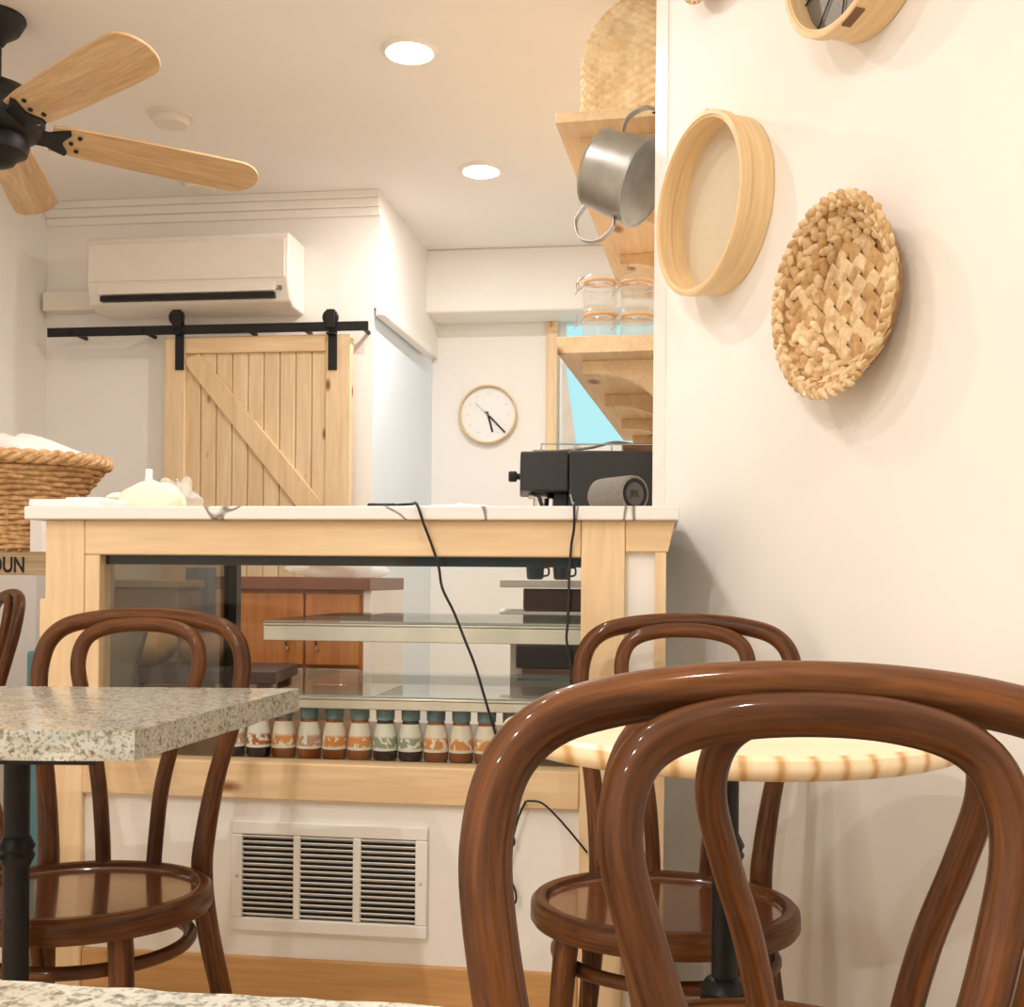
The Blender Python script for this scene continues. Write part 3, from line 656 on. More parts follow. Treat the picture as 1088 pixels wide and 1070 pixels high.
# ------------------------------------------------------------------ coffee machine on the counter
DM = 2.67
m0 = at_d(553, 500, DM); m1 = at_d(690, 500, DM)
em = thing('coffee_machine', 'black boxy coffee machine on the counter at the pier edge', 'coffee machine', (m0.x+.15, m0.y+.1, ZT), TH)
k_ = DM/FPX
LW_ = 0.335
zm0, zm1 = at_d(580, 522, DM).z, at_d(580, 479, DM).z
def mloc(px, py): p = at_d(px, py, DM); return p
Me = Matrix.Translation((m0.x, m0.y, 0)) @ Matrix.Rotation(TH, 4, 'Z')
wA = (604.5-553)*k_
mb = MB(); mb.box((0, 0, zm0), (wA-.001, .2, zm1), M=Me); obj('group_head_housing', mb, DARKP, em, bevel=.006)
mb = MB(); mb.box((wA, .0, ZT+.003), (LW_, .2, zm1+.002), M=Me); obj('body', mb, DARKP, em, bevel=.005)
mb = MB(); zk = at_d(546, 503, DM).z; mb.tube([Me @ Vector((.002,.08,zk)), Me @ Vector((-.012,.08,zk))], .008, 12); mb.lathe([(0,0),(.012,0),(.0135,.004),(.0135,.018),(.011,.021),(0,.021)], 20, M=Me @ Matrix.Translation((-.008,.08,zk)) @ Matrix.Rotation(-pi/2, 4, 'Y')); obj('knob', mb, BLACK, em)
mb = MB(); mb.lathe([(0,0),(.03,0),(.032,-.004),(.032,-.014),(0,-.014)], 24, M=Me @ Matrix.Translation((.052,.07,zm0))); mb.lathe([(0,-.0138),(.02,-.0138),(.018,-.04),(.008,-.052),(0,-.052)], 20, M=Me @ Matrix.Translation((.052,.07,zm0))); obj('group_head', mb, CHROME, em)
mb = MB(); mb.box((.082,.05,ZT+.0065), (wA-.001,.13,zm0-.0005), M=Me); obj('column', mb, DARKP, em, bevel=.002)
mb = MB(); mb.tube([Me @ Vector((.03,.03,zm0-.004)), Me @ Vector((.045,.0,zm0-.012)), Me @ Vector((.062,-.02,ZT+.008))], .005, 10); obj('steam_wand', mb, BLACK, em)
mb = MB(); mb.box((.0,-.03,ZT+.0005), (wA,.15,ZT+.006), M=Me); obj('drip_tray', mb, STEEL, em, bevel=.002)
mb = MB()
zz = zm1 + .018
loop = [Me @ Vector(v) for v in ((.05,.01,zz),(.32,.01,zz),(.32,.19,zz),(.05,.19,zz))]
mb.tube(loop, .0018, 6, closed=True)
for x, y in ((.05,.01),(.13,.01),(.22,.01),(.32,.01),(.05,.19),(.32,.19)): mb.tube([Me @ Vector((x,y,zm1-.002)), Me @ Vector((x,y,zz))], .0018, 6)
obj('cup_rail', mb, CHROME, em)
mb = MB(); mb.tube(crv([Me @ Vector(v) for v in ((.03,.03,zm1+.002),(.09,.04,zm1+.004),(.17,.05,zm1+.014),(.23,.05,zm1+.028),(.28,.06,zm1+.024))], 6), .0035, 8)
tag(obj('power_cable', mb, GREYF), 'grey cable lying across the top of the coffee machine', 'cable')
mb = MB(); mb.box((.255,.08,zm1+.0025), (.33,.12,zm1+.030), M=Me); tag(obj('wooden_block', mb, wood('dark_block', S(150,104,72), S(118,78,52), 'X')), 'small brown wooden block on top of the coffee machine', 'wooden block')
# speaker
sp = on_counter(682, 2.20); rs = .037
spk = thing('portable_speaker', 'grey fabric cylinder speaker lying in front of the coffee machine', 'speaker', (sp.x, sp.y, ZT))
sc_ = at_d(673, 521, 2.20); zc_ = ZT + rs
ax = (R0*.56 - FW*.83).normalized()
Ms = Matrix.Translation((sc_.x, sc_.y, zc_)) @ ax.to_track_quat('Z', 'Y').to_matrix().to_4x4()
mb = MB(); mb.lathe([(0,-.115),(rs*.75,-.112),(rs*.97,-.10),(rs,-.085),(rs,-.005),(rs*.97,.004),(rs*.86,.006),(rs*.80,.004),(0,.004)], 40, M=Ms); obj('speaker_body', mb, GREYF, spk)
mb = MB(); mb.ring([(rs*.64,.0035),(rs*.64,.0068),(rs*.8,.0068),(rs*.8,.0035)], 40, M=Ms); obj('end_ring', mb, BLACK, spk)
mb = MB(); mb.lathe([(0,.0052),(rs*.63,.0052),(rs*.64,.0035),(0,.0035)], 36, M=Ms); obj('end_cap', mb, plain('dark_grey_rubber', S(84,80,74), .6), spk)
def text(name, body, size, M, mat, parent=None, extrude=.0006, center=True):
    cu = bpy.data.curves.new('t', 'FONT'); cu.body = body; cu.size = size; cu.extrude = extrude; cu.offset = size*.022
    if center: cu.align_x = 'CENTER'; cu.align_y = 'CENTER'
    to = bpy.data.objects.new('t', cu); col.objects.link(to); dg = bpy.context.evaluated_depsgraph_get(); dg.update()
    me = bpy.data.meshes.new_from_object(to.evaluated_get(dg)); bpy.data.objects.remove(to)
    mb = MB(); mb.add([M @ v.co for v in me.vertices], [tuple(p.vertices) for p in me.polygons])
    return obj(name, mb, mat, parent, smooth=False)
upv = UP; xa = upv.cross(ax).normalized(); ya = ax.cross(xa)
Mt = Matrix(((xa.x, ya.x, ax.x, 0), (xa.y, ya.y, ax.y, 0), (xa.z, ya.z, ax.z, 0), (0,0,0,1)))
Mt = Matrix.Translation(Vector((sc_.x, sc_.y, zc_)) + ax*.0056) @ Mt
text('emblem', 'JBL', .019, Mt, plain('emblem_grey', S(52,50,47), .5), spk)

# ------------------------------------------------------------------ behind the counter
YCB = at_d(330, 640, 3.95).y
cab = thing('back_cabinet', 'orange wood base cabinet with dark brown worktop seen through the case', 'cabinet', (at_y(330, 640, YCB).x, YCB+.25, 0))
cx0, cx1 = at_y(235, 650, YCB).x, at_y(386, 650, YCB).x
zc1 = at_y(330, 613, YCB).z; zc0 = at_y(330, 627, YCB).z
mb = MB(); mb.box((cx0-.02, YCB-.03, zc0), (cx1+.03, YCB+.5, zc1)); obj('worktop', mb, BROWNT, cab, bevel=.004)
mb = MB(); mb.box((cx0, YCB+.002, .02), (cx1, YCB+.48, zc0)); obj('carcass', mb, ORANGE, cab)
mb = MB(); mb.box((cx1+.001, YCB-.0, 0.02), (cx1+.03, YCB+.48, zc0)); obj('end_panel', mb, PANEL, cab)
xm = at_y(325, 650, YCB).x
zA = at_y(330, 708, YCB).z
for a, b in ((cx0+.01, xm-.004), (xm+.004, cx1-.01)):
    mb = MB(); mb.box((a, YCB-.018, zA+.006), (b, YCB+.001, zc0-.012)); dr = obj('door', mb, ORANGE, cab, bevel=.004)
    hx = b-.05 if a < xm-.1 else a+.05
    mb = MB(); mb.tube(crv([(hx, YCB-.018, zA+.06), (hx, YCB-.045, zA+.07), (hx, YCB-.045, zA+.13), (hx, YCB-.018, zA+.14)], 5), .005, 8); obj('handle', mb, CHROME, dr)
    mb = MB(); mb.box((a, YCB-.018, .08), (b, YCB+.001, zA-.006)); dr = obj('drawer', mb, plain('grey_drawer', S(150,130,108), .45), cab, bevel=.004)
    mb = MB(); xx = (a+b)/2; mb.tube(crv([(xx-.06, YCB-.018, zA-.06), (xx-.05, YCB-.045, zA-.06), (xx+.05, YCB-.045, zA-.06), (xx+.06, YCB-.018, zA-.06)], 5), .006, 8); obj('handle', mb, CHROME, dr)
mb = MB(); blob(mb, (at_y(345, 600, YCB).x, YCB+.15, zc1+.035), (.17, .09, .04), 41, .25, 36, 18, flat=.88); tag(obj('plastic_bag', mb, PLASTG), 'crumpled clear plastic bag on the brown worktop behind the case', 'plastic bag')
p = at_d(300, 655, 3.2); 
mb = MB(); blob(mb, (p.x, p.y, .0), (.1, .09, .03), 44, .2, flat=.0)
# white shelving at right with dark boxes
DU = 3.05
u0, u1 = at_d(531, 620, DU), at_d(640, 620, DU)
Mu = Matrix.Translation((u0.x, u0.y, 0)) @ Matrix.Rotation(TH, 4, 'Z'); ku = DU/FPX
unit = thing('storage_shelf', 'white open shelf stacked with dark boxes behind the display case', 'shelf', (u0.x+.15, u0.y+.15, 0), TH)
zu = lambda py: at_d(570, py, DU).z
WU = .30
for a, b in ((616, 624.5), (650, 660.5)):
    mb = MB(); mb.box((0, 0, zu(b)), (WU, .3, zu(a)), M=Mu); obj('shelf_board', mb, PANEL, unit, bevel=.002)
for a in (.26, .28):
    pass
mb = MB(); mb.box((WU, 0, 0), (WU+.02, .3, zu(596)), M=Mu); obj('upright', mb, PANEL, unit)
mb = MB(); mb.box((.03, .28, 0), (WU, .295, zu(650)), M=Mu); obj('upright', mb, PANEL, unit)
mb = MB(); mb.box((.045, .02, 0.0), (WU, .27, zu(740)), M=Mu); obj('base_box', mb, PANEL, unit)
def crate(px0, px1, pa, pb, m, name, label, cat):
    x0, x1 = (px0-531)*ku, (px1-531)*ku
    mb = MB(); mb.box((x0, .01, zu(pb)+.0008), (x1, .25, zu(pa)), M=Mu); tag(obj(name, mb, m, bevel=.004), label, cat)
DBR = plain('dark_brown_card', S(70,42,34), .6, var=.15); MBR = plain('mid_brown_card', S(112,82,58), .6, var=.3, vs=10)
crate(557, 640, 626, 650, DBR, 'storage_box', 'dark brown box between the two white shelf boards', 'box')
crate(549, 640, 686, 711, plain('black_card', S(30,28,27), .5, var=.2), 'storage_box', 'black box stacked under the lower white shelf board', 'box')
crate(556, 640, 711.2, 740, MBR, 'storage_box', 'brown box at the bottom of the stack behind the case', 'box')
for px, lb in ((569, 'left black cup standing on the white shelf'), (598, 'right black cup standing on the white shelf')):
    c = Mu @ Vector(((px-531)*ku, .06, zu(616)+.0005))
    t = thing('cup', lb + ' behind the display case', 'cup', tuple(c), 0, 'black cups behind the case')
    mb = MB(); mb.lathe([(0,0),(.018,0),(.0235,.004),(.026,.04),(.024,.04),(.0215,.006),(0,.006)], 24); obj('cup_body', mb, DARKP, t, local=True)
    mb = MB(); mb.tube(crv([(.0245,0,.034),(.037,0,.032),(.037,0,.014),(.023,0,.01)], 5), .003, 8); obj('handle', mb, DARKP, t, local=True)

# seen dimly through the tinted side glass
def sack(px, py, d, r, seed, label, m, z0=None):
    p = at_d(px, py, d); mb = MB(); zb_ = r[2]*.8
    blob(mb, (p.x, p.y, (z0 or 0)+zb_), r, seed, .07, flat=.8)
    return tag(obj('sack', mb, m), label, 'sack', 'sacks left of the counter')
BURL = plain('burlap', S(196,160,114), .9, var=.1, vs=60, bp=.3, bs=300)
STEELB = plain('blue_plastic', S(92,112,136), .5, var=.1)
pb1 = at_d(178, 735, 3.45)
bench = thing('low_bench', 'low dark wooden bench seen through the tinted case side', 'bench', (pb1.x, pb1.y, 0), TH)
Mbn = Matrix.Translation((pb1.x, pb1.y, 0)) @ Matrix.Rotation(TH, 4, 'Z'); zbn = at_d(178, 712, 3.45).z
mb = MB(); mb.box((-.22,-.02,zbn-.04), (.34,.34,zbn), M=Mbn); obj('bench_top', mb, DBR, bench, bevel=.004)
for x, y in ((-.20,.0),(.30,.0),(-.20,.30),(.30,.30)):
    mb = MB(); mb.box((x-.02,y-.01,0), (x+.02,y+.03,zbn-.04), M=Mbn); obj('leg', mb, DBR, bench)
sack(143, 700, 3.6, (.14,.11,.085), 51, 'left beige rounded sack on the low bench behind the tinted glass', BURL, zbn)
sack(222, 705, 3.62, (.10,.09,.06), 53, 'small brown sack on the low bench behind the tinted glass', plain('burlap_dark', S(150,116,82), .9, var=.1), zbn)
pc = at_d(150, 640, 3.95); Mcr = Matrix.Translation((pc.x, pc.y, 0)) @ Matrix.Rotation(TH, 4, 'Z')
zz0, zz1 = at_d(150, 655, 3.95).z, at_d(150, 616, 3.95).z
cr = thing('wooden_chest', 'grey brown wooden chest seen through the tinted case side', 'chest', (pc.x, pc.y, 0), TH)
mb = MB(); mb.box((-.20,0,0.0), (.13,.3,zz1-.03), M=Mcr); obj('chest_body', mb, plain('weathered_wood', S(150,124,96), .7, var=.2, vs=8), cr, bevel=.004)
mb = MB(); mb.box((-.21,-.01,zz1-.029), (.14,.31,zz1), M=Mcr); obj('lid', mb, plain('weathered_lid', S(172,148,118), .6, var=.15), cr, bevel=.004)
pc = at_d(209, 640, 4.38); Mcr = Matrix.Translation((pc.x, pc.y, 0)) @ Matrix.Rotation(TH, 4, 'Z')
mb = MB(); mb.box((-.045,0,0), (.05,.1,at_d(207,603,4.38).z), M=Mcr); tag(obj('folding_panel', mb, STEELB, bevel=.004), 'tall narrow blue panel seen through the tinted case side', 'panel')

# ------------------------------------------------------------------ chairs
def chair(label):
    t = thing('bentwood_chair', label, 'chair', (0,0,0), 0, 'dark bentwood chairs')
    tilt = Matrix.Translation((0,0,.46)) @ Matrix.Rotation(rad(2.2), 4, 'X')
    mb = MB(); mb.lathe([(0,-.010),(.172,-.010),(.176,-.006),(.178,-.002)], 56, M=tilt); mb.f = [f for f in mb.f if len(f) < 10]; mb.m = [0]*len(mb.f)
    mb.lathe([(0,-.018),(.172,-.018)], 40, M=tilt); obj('seat', mb, SEATW, t, local=True)
    mb = MB(); mb.ring([(.172,-.012),(.178,-.001),(.183,.001),(.193,0),(.199,-.006),(.200,-.014),(.200,-.030),(.196,-.036),(.176,-.036)], 64, M=tilt); obj('seat_frame', mb, CHAIRW, t, local=True)
    O = [(.185,-.275,.0),(.165,-.225,.16),(.142,-.178,.34),(.133,-.170,.44),(.137,-.176,.51),(.150,-.190,.60),(.168,-.207,.68),(.179,-.222,.745),(.180,-.231,.785),(.170,-.239,.822),(.146,-.246,.846),(.108,-.252,.858),(.055,-.257,.865)]
    P = O + [(0,-.259,.867)] + [(-x,y,z) for x, y, z in reversed(O)]
    c = crv(P, 6); rr = []
    for p in c: rr.append(.0150 if p.z > .62 else .0150 + .0030*min(1, (.62-p.z)/.16) if p.z > .3 else .018 - .004*(.3-p.z)/.3)
    mb = MB(); mb.tube(c, rr, 14); obj('back_frame', mb, CHAIRW, t, local=True, ang=60)
    I = [(.044,-.185,.449),(.047,-.187,.50),(.055,-.190,.58),(.072,-.199,.66),(.093,-.209,.725),(.107,-.218,.780),(.102,-.225,.818),(.083,-.231,.839),(.046,-.235,.850)]
    P = I + [(0,-.237,.853)] + [(-x,y,z) for x, y, z in reversed(I)]
    mb = MB(); mb.tube(crv(P, 6), .0128, 14); obj('inner_hoop', mb, CHAIRW, t, local=True, ang=60)
    for s in (-1, 1):
        mb = MB(); mb.tube([(s*.118,.122,.442),(s*.122,.126,.40),(s*.133,.140,.22),(s*.146,.158,.0)], [.0175,.018,.0155,.0115], 14); obj('leg', mb, CHAIRW, t, local=True, ang=60)
    mb = MB(); mb.tube([(.163*cos(a), .150*sin(a)-.012, .375) for a in [2*pi*k/48 for k in range(48)]], .0105, 10, closed=True); obj('stretcher_ring', mb, CHAIRW, t, local=True, ang=60)
    for s in (-1, 1):
        mb = MB(); mb.tube(crv([(s*.140,-.085,.424),(s*.150,-.120,.395),(s*.150,-.152,.34),(s*.154,-.180,.24),(s*.160,-.200,.19)], 5), [.009]*20+[.007], 10); obj('brace', mb, CHAIRW, t, local=True, ang=60)
    return t
def put(t, xc, yc, heading, sc=1.0):           # camera-frame position of the seat; heading 0 = facing the viewpoint, positive = turned to the right of the photo
    p = cw(xc, yc); t.matrix_basis = Matrix.Translation((p.x, p.y, 0)) @ Matrix.Rotation(TH + pi + rad(heading), 4, 'Z') @ Matrix.Scale(sc, 4)
ch_mid = chair('dark bentwood chair between the round pine table and the counter')
def another(label):
    c = copy_tree(ch_mid); c['label'] = label; return c
ch_left = another('dark bentwood chair pushed under the grey granite table at left')
ch_front = another('nearest bentwood chair, its large double hoop filling the lower right')
ch_back = another('bentwood chair directly behind the nearest one, facing the round pine table')
ch_far = another('small distant bentwood chair cut by the left photo edge below the basket')
put(ch_mid, .232, 1.667, -16)
put(ch_left, -.660, 1.70, -4)
put(ch_front, .169, .634-.245, 0, 1.009)
put(ch_back, .262, .845+.235, 180, .985)
put(ch_far, -1.640, 3.02, -55, 1.02)

# ------------------------------------------------------------------ round pine table
TZ = .760
TTOP_LIT = wood('pine_face_lit', S(250,234,204), S(244,222,184), 'X', .7, .35, fibre=.05)  # top face paler than the rim: overexposed light put into its colour
pc = cw(.2705, 1.392)
rt = thing('round_table', 'small round pale pine table on black iron pedestal', 'table', (pc.x, pc.y, 0), TH)
TM, nt, b_, L_ = nodes('pine_tabletop')
mp = coords(nt, L_, (1,1,1), False); wv = nt.nodes.new('ShaderNodeTexWave'); wv.bands_direction = 'X'; wv.inputs['Scale'].default_value = 9; wv.inputs['Distortion'].default_value = 5; wv.inputs['Detail'].default_value = 2; wv.inputs['Detail Scale'].default_value = .8
L_.new(mp.outputs[0], wv.inputs['Vector']); rr_ = ramp(nt, L_, wv.outputs['Fac'], [(.0, S(206,160,104)), (.18, S(236,204,156)), (.6, S(246,224,186))]); L_.new(rr_.outputs[0], b_.inputs['Base Color']); b_.inputs['Roughness'].default_value = .4
mb = MB(); mb.lathe([(0,TZ-.027),(.266,TZ-.027),(.276,TZ-.024),(.281,TZ-.017),(.282,TZ-.011),(.279,TZ-.004),(.271,TZ)], 96); mb.f = [f for f in mb.f if len(f) < 10]; mb.m = [0]*len(mb.f); mb.add([(.271*cos(2*pi*k/96), .271*sin(2*pi*k/96), TZ) for k in range(96)], [tuple(range(96))], 1); obj('tabletop', mb, [TM, TTOP_LIT], rt, local=True)
mb = MB(); mb.tube([(0,0,.05),(0,0,TZ-.035)], .0165, 18); obj('pole', mb, IRON, rt, local=True)
mb = MB(); mb.box((-.12,-.12,TZ-.036), (.12,.12,TZ-.0275)); obj('mounting_plate', mb, IRON, rt, local=True)
for z, r in ((.60,.024), (.42,.03)):
    mb = MB(); mb.lathe([(.016,z-.022),(r*.8,z-.016),(r,z-.006),(r*.86,z),(r,z+.006),(r*.8,z+.016),(.016,z+.022)], 24); obj('collar', mb, IRON, rt, local=True)
def cross_base(mb, L=.24):
    mb.lathe([(0,.0),(.05,.0),(.055,.02),(.04,.06),(.02,.10),(0,.10)], 24)
    for k in range(4):
        a = pi/4 + k*pi/2; mb.tube(crv([(.02*cos(a),.02*sin(a),.06),(.5*L*cos(a),.5*L*sin(a),.04),(L*cos(a),L*sin(a),.013)], 5), [.02,.02,.019,.018,.018,.017,.016,.015,.014,.013,.013], 10)
    return mb
obj('base', cross_base(MB(), .22), IRON, rt, local=True)

# ------------------------------------------------------------------ granite tables
def slab_top(poly, z1, th, rough_edges, seed):
    rnd = random.Random(seed); pts = []
    n = len(poly)
    for i in range(n):
        a, b = Vector(poly[i]), Vector(poly[(i+1) % n]); L = (b-a).length; k = max(2, int(L/.014)) if i in rough_edges else 2
        nn = Vector((b-a).orthogonal()) if False else Vector(((b-a).y, -(b-a).x)).normalized()
        for j in range(k): pts.append((a + (b-a)*(j/k), nn if 0 < j else Vector((0,0)), i in rough_edges))
    mb = MB(); rows = []
    for lv in range(5):
        z = z1 - th*lv/4; row = []
        for p, nn, rg in pts:
            o = rnd.uniform(-.0035, .0025) if (rg and 0 < lv < 4) else (rnd.uniform(-.002, .0006) if rg else 0)
            row.append((p.x + nn.x*o, p.y + nn.y*o, z + (rnd.uniform(-.002,.002) if rg and 0 < lv < 4 else 0)))
        rows.append(row)
    m = len(pts); vs = [v for r in rows for v in r]; fs = [tuple(range(m)), tuple(4*m+i for i in range(m-1,-1,-1))]
    for lv in range(4):
        for i in range(m): j = (i+1) % m; fs.append((lv*m+i, (lv+1)*m+i, (lv+1)*m+j, lv*m+j))
    mb.add(vs, fs); return mb
GZ = .765
q1 = at_z(143, 776.5, GZ); q2 = at_z(318, 731.5, GZ); q0 = at_z(0, 775.5, GZ); q3 = at_z(0, 729, GZ)
q0 = q1 + (q0-q1).normalized()*1.0; q3 = q2 + (q3-q2).normalized()*1.15
gt = thing('granite_table', 'grey speckled granite table with rough chiselled edge at left', 'table', ((q1.x+q0.x)/2, (q1.y+q2.y)/2, 0))
poly = [(q0.x,q0.y),(q1.x,q1.y),(q2.x,q2.y),(q3.x,q3.y)]
obj('tabletop', slab_top(poly, GZ, .034, (0,1), 3), GRAN, gt, ang=25)
ctr = [cw((20-544)/FPX*1.455, 1.455), cw((20-544)/FPX*1.455-.55, 1.45)]
M1 = Matrix.Translation((ctr[0].x, ctr[0].y, 0))
mb = MB(); a = cw(-1.20, 1.285); b = cw(-.48, 1.285); c = cw(-.50, 1.60); d = cw(-1.20, 1.60)
mb.prism([tuple(v)[:2] for v in (a,b,c,d)], GZ-.048, GZ-.0345); obj('support_plate', mb, IRON, gt)
for c in ctr:
    Mc = Matrix.Translation((c.x, c.y, 0))
    mb = MB(); mb.tube([Vector((c.x,c.y,.05)), Vector((c.x,c.y,GZ-.046))], .0165, 18); po = obj('pole', mb, IRON, gt)
    mb = MB()
    for z, r in ((.575,.0235),): mb.lathe([(.016,z-.022),(r*.8,z-.016),(r,z-.006),(r*.86,z),(r,z+.006),(r*.8,z+.016),(.016,z+.022)], 24, M=Mc)
    obj('collar', mb, IRON, po)
    mb = MB(); mb.lathe([(.016,GZ-.075),(.024,GZ-.07),(.026,GZ-.049),(.016,GZ-.049)], 24, M=Mc); obj('flange', mb, IRON, po)
    mb = cross_base(MB(), .15); mb.v = [Mc @ v for v in mb.v]; obj('base', mb, IRON, gt)
r0 = at_z(0, 1041.5, GZ); r1 = at_z(480, 1069, GZ)
dirx = (r1-r0).normalized(); perp = Vector((dirx.y, -dirx.x, 0))
k0 = r0 - dirx*.35; k1 = r1 + dirx*.25
gt2 = thing('granite_table', 'speckled granite tabletop along the bottom photo edge', 'table', ((k0.x+k1.x)/2, k0.y-.3, 0))
kk = [k0+perp*.62, k1+perp*.62, k1, k0]
obj('tabletop', slab_top([(v.x,v.y) for v in kk], GZ, .034, (2,), 5), GRAN, gt2, ang=25)
mid = (k0+k1)/2 + perp*.33; Mc = Matrix.Translation((mid.x, mid.y, 0))
mb = MB(); mb.box((-.2,-.15,GZ-.046), (.2,.15,GZ-.0345), M=Mc); obj('support_plate', mb, IRON, gt2)
mb = MB(); mb.tube([Vector((mid.x,mid.y,.05)), Vector((mid.x,mid.y,GZ-.046))], .0165, 16); obj('pole', mb, IRON, gt2)
mb = cross_base(MB(), .2); mb.v = [Mc @ v for v in mb.v]; obj('base', mb, IRON, gt2)

# ------------------------------------------------------------------ hung on the right wall
KW = .95
def wall_frame(px, py, off):
    off *= KW
    p = on_plane(px, py, EW + nw*off, nw); p = p - nw*off
    return Matrix(((tw.x, 0, nw.x, p.x), (tw.y, 0, nw.y, p.y), (0, 1, 0, p.z), (0,0,0,1))) @ Matrix.Scale(KW, 4)
SCREEN = clear('fine_screen', (.96,.93,.87,1), 1.0, .32, bc=S(244,234,216))
def sieve(px, py, r, dep, label, mesh_mat, spokes, seam):
    M = wall_frame(px, py, dep); t = thing('wooden_sieve', label, 'sieve', M=M, group='sieves hung on the wall')
    e = .004
    mb = MB(); mb.ring([(r-.006,.002),(r,.002),(r,dep-.022),(r+.005,dep-.022),(r+.005,dep-.001),(r+.003,dep),(r-.004,dep),(r-.006,dep-.002)], 96); obj('hoop', mb, HOOP, t, local=True)
    mb = MB(); mb.ring([(r-.009,dep-.03),(r-.0062,dep-.03),(r-.0062,dep-.003),(r-.009,dep-.003)], 96); obj('inner_band', mb, HOOP, t, local=True)
    mb = MB(); zm = .014 if not spokes else dep*.55; mb.lathe([(0,zm),(r-.0065,zm),(r-.0065,zm+.001),(0,zm+.001)], 72); obj('screen', mb, mesh_mat, t, local=True)
    if spokes:
        for k in range(6):
            a = k*pi/6+.3; mb = MB(); mb.tube([(-(r-.007)*cos(a), -(r-.007)*sin(a), zm+.004), ((r-.007)*cos(a), (r-.007)*sin(a), zm+.004)], .0014, 6); obj('wire_spoke', mb, BLACK, t, local=True)
    mb = MB()
    for a in seam: 
        Ma = Matrix.Rotation(a, 4, 'Z') @ Matrix.Translation((r+.0052, 0, dep-.012)); mb.box((-.001,-.02,-.008), (.0016,.02,.008), M=Ma)
    obj('binding', mb, plain('dark_binding', S(120,84,52), .6), t, local=True)
sieve(739, 217, .1765, .075, 'large wooden sieve with pale screen, middle left of the wall group', SCREEN, False, (pi/2-.1,))
WIRES = plain('grey_wire_mesh', S(128,120,112), .5, .4, var=.25, vs=220)
sieve(886, -66, .144, .085, 'wooden sieve with grey wire mesh cut off by the top photo edge', WIRES, True, (-pi/2+.25,))

def stitch(mb, c, u, v, w, l, wd, th, mi=0):           # one plaited leaf
    M = Matrix(((u.x, v.x, w.x, c.x), (u.y, v.y, w.y, c.y), (u.z, v.z, w.z, c.z), (0,0,0,1))); b = MB(); b.ball((0,0,0), (l, wd, th), 8, 6); mb.add(b.v, b.f, mi, M)
def hyacinth_basket(px, py, r, dep, label):
    M = wall_frame(px, py, dep*.9); t = thing('woven_basket', label, 'basket', M=M, group='woven baskets hung on the wall')
    rnd = random.Random(int(px)); rb = r*.66
    mb = MB(); mb.lathe([(0,.002),(rb,.002),(rb+(r-rb)*.55,dep*.35),(r-.006,dep-.008),(r-.016,dep-.008),(rb+(r-rb)*.42,dep*.38),(rb-.01,.010),(0,.010)], 64); obj('lining', mb, RUSH_GAP, t, local=True)
    mb = MB()
    def ringst(R, z, n, lean, l, wd, nrm_out, tw_):
        for k in range(n):
            a = 2*pi*(k + (tw_ % 2)*.5)/n + rnd.uniform(-.02,.02); rad_ = Vector((cos(a), sin(a), 0)); tan = Vector((-sin(a), cos(a), 0)); zz = Vector((0,0,1))
            up_ = (zz*cos(lean) + rad_*sin(lean)); w = up_.cross(tan) ; s = .55 if tw_ % 2 else -.55
            u = (tan*cos(s) + up_*sin(s)).normalized(); v = w.cross(u)
            c = rad_*(R + rnd.uniform(-.002,.002)) + zz*(z + rnd.uniform(-.0015,.0015)); stitch(mb, c, u, v.normalized(), w.normalized(), l*rnd.uniform(.9,1.1), wd*rnd.uniform(.85,1.1), .0050, rnd.choice((0,0,1,2)))
    nr = 6
    for i in range(nr):
        f = (i+.5)/nr; R = rb + (r-rb)*(.3*f+.7*f**.8); z = .012 + (dep-.016)*f; n = int(2*pi*R/.027)
        ringst(R-.006, z, n, .6, .018, .0092, False, i); ringst(R+.004, z+.002, n, .6, .018, .0092, True, i)
    obj('woven_side', mb, [RUSH, RUSH2, RUSH3], t, local=True)
    mb = MB(); n = 46
    for k in range(n):
        a = 2*pi*k/n; rad_ = Vector((cos(a), sin(a), 0)); tan = Vector((-sin(a), cos(a), 0)); zz = Vector((0,0,1))
        for s in (-1, 1):
            u = (tan*.8 + rad_*s*.6).normalized(); v = zz.cross(u); stitch(mb, rad_*(r-.003+s*.004)+zz*(dep-.004+s*.002+rnd.uniform(-.0015,.0015)), u, v, zz, .0165, .0075, .0065, rnd.choice((0,1,2)))
    obj('braided_rim', mb, [RUSH, RUSH2, RUSH3], t, local=True)
    mb = MB(); st = .026
    for i in range(-9, 10):
        for j in range(-9, 10):
            x, y = i*st, j*st; X_, Y_ = (x-y)*.7071, (x+y)*.7071
            if math.hypot(X_, Y_) > rb-.006: continue
            flip = (i+j) % 2; ang = pi/4 + (pi/2 if flip else 0)
            u = Vector((cos(ang), sin(ang), .20)).normalized(); w = Vector((-.20*cos(ang), -.20*sin(ang), 1)).normalized(); v = w.cross(u)
            Mx = Matrix(((u.x, v.x, w.x, X_), (u.y, v.y, w.y, Y_), (u.z, v.z, w.z, .0125+rnd.uniform(0,.0012)), (0,0,0,1)))
            a2, b2 = st*.68, st*.47
            mb.add([(-a2,-b2,-.0015),(a2,-b2,-.0015),(a2,b2,-.0015),(-a2,b2,-.0015),(-a2,-b2,0),(-a2*.5,-b2,.0022),(a2*.5,-b2,.0022),(a2,-b2,0),(-a2,b2,0),(-a2*.5,b2,.0022),(a2*.5,b2,.0022),(a2,b2,0)],
                   [(4,5,9,8),(5,6,10,9),(6,7,11,10),(0,4,8,3),(1,2,11,7),(0,1,7,6,5,4),(2,3,8,9,10,11)], rnd.choice((0,1,2)), Mx)
    obj('plaited_base', mb, [RUSH, RUSH2, RUSH3], t, local=True, ang=25)
hyacinth_basket(883, 315, .160, .066, 'shallow round hyacinth basket, lowest on the right wall')
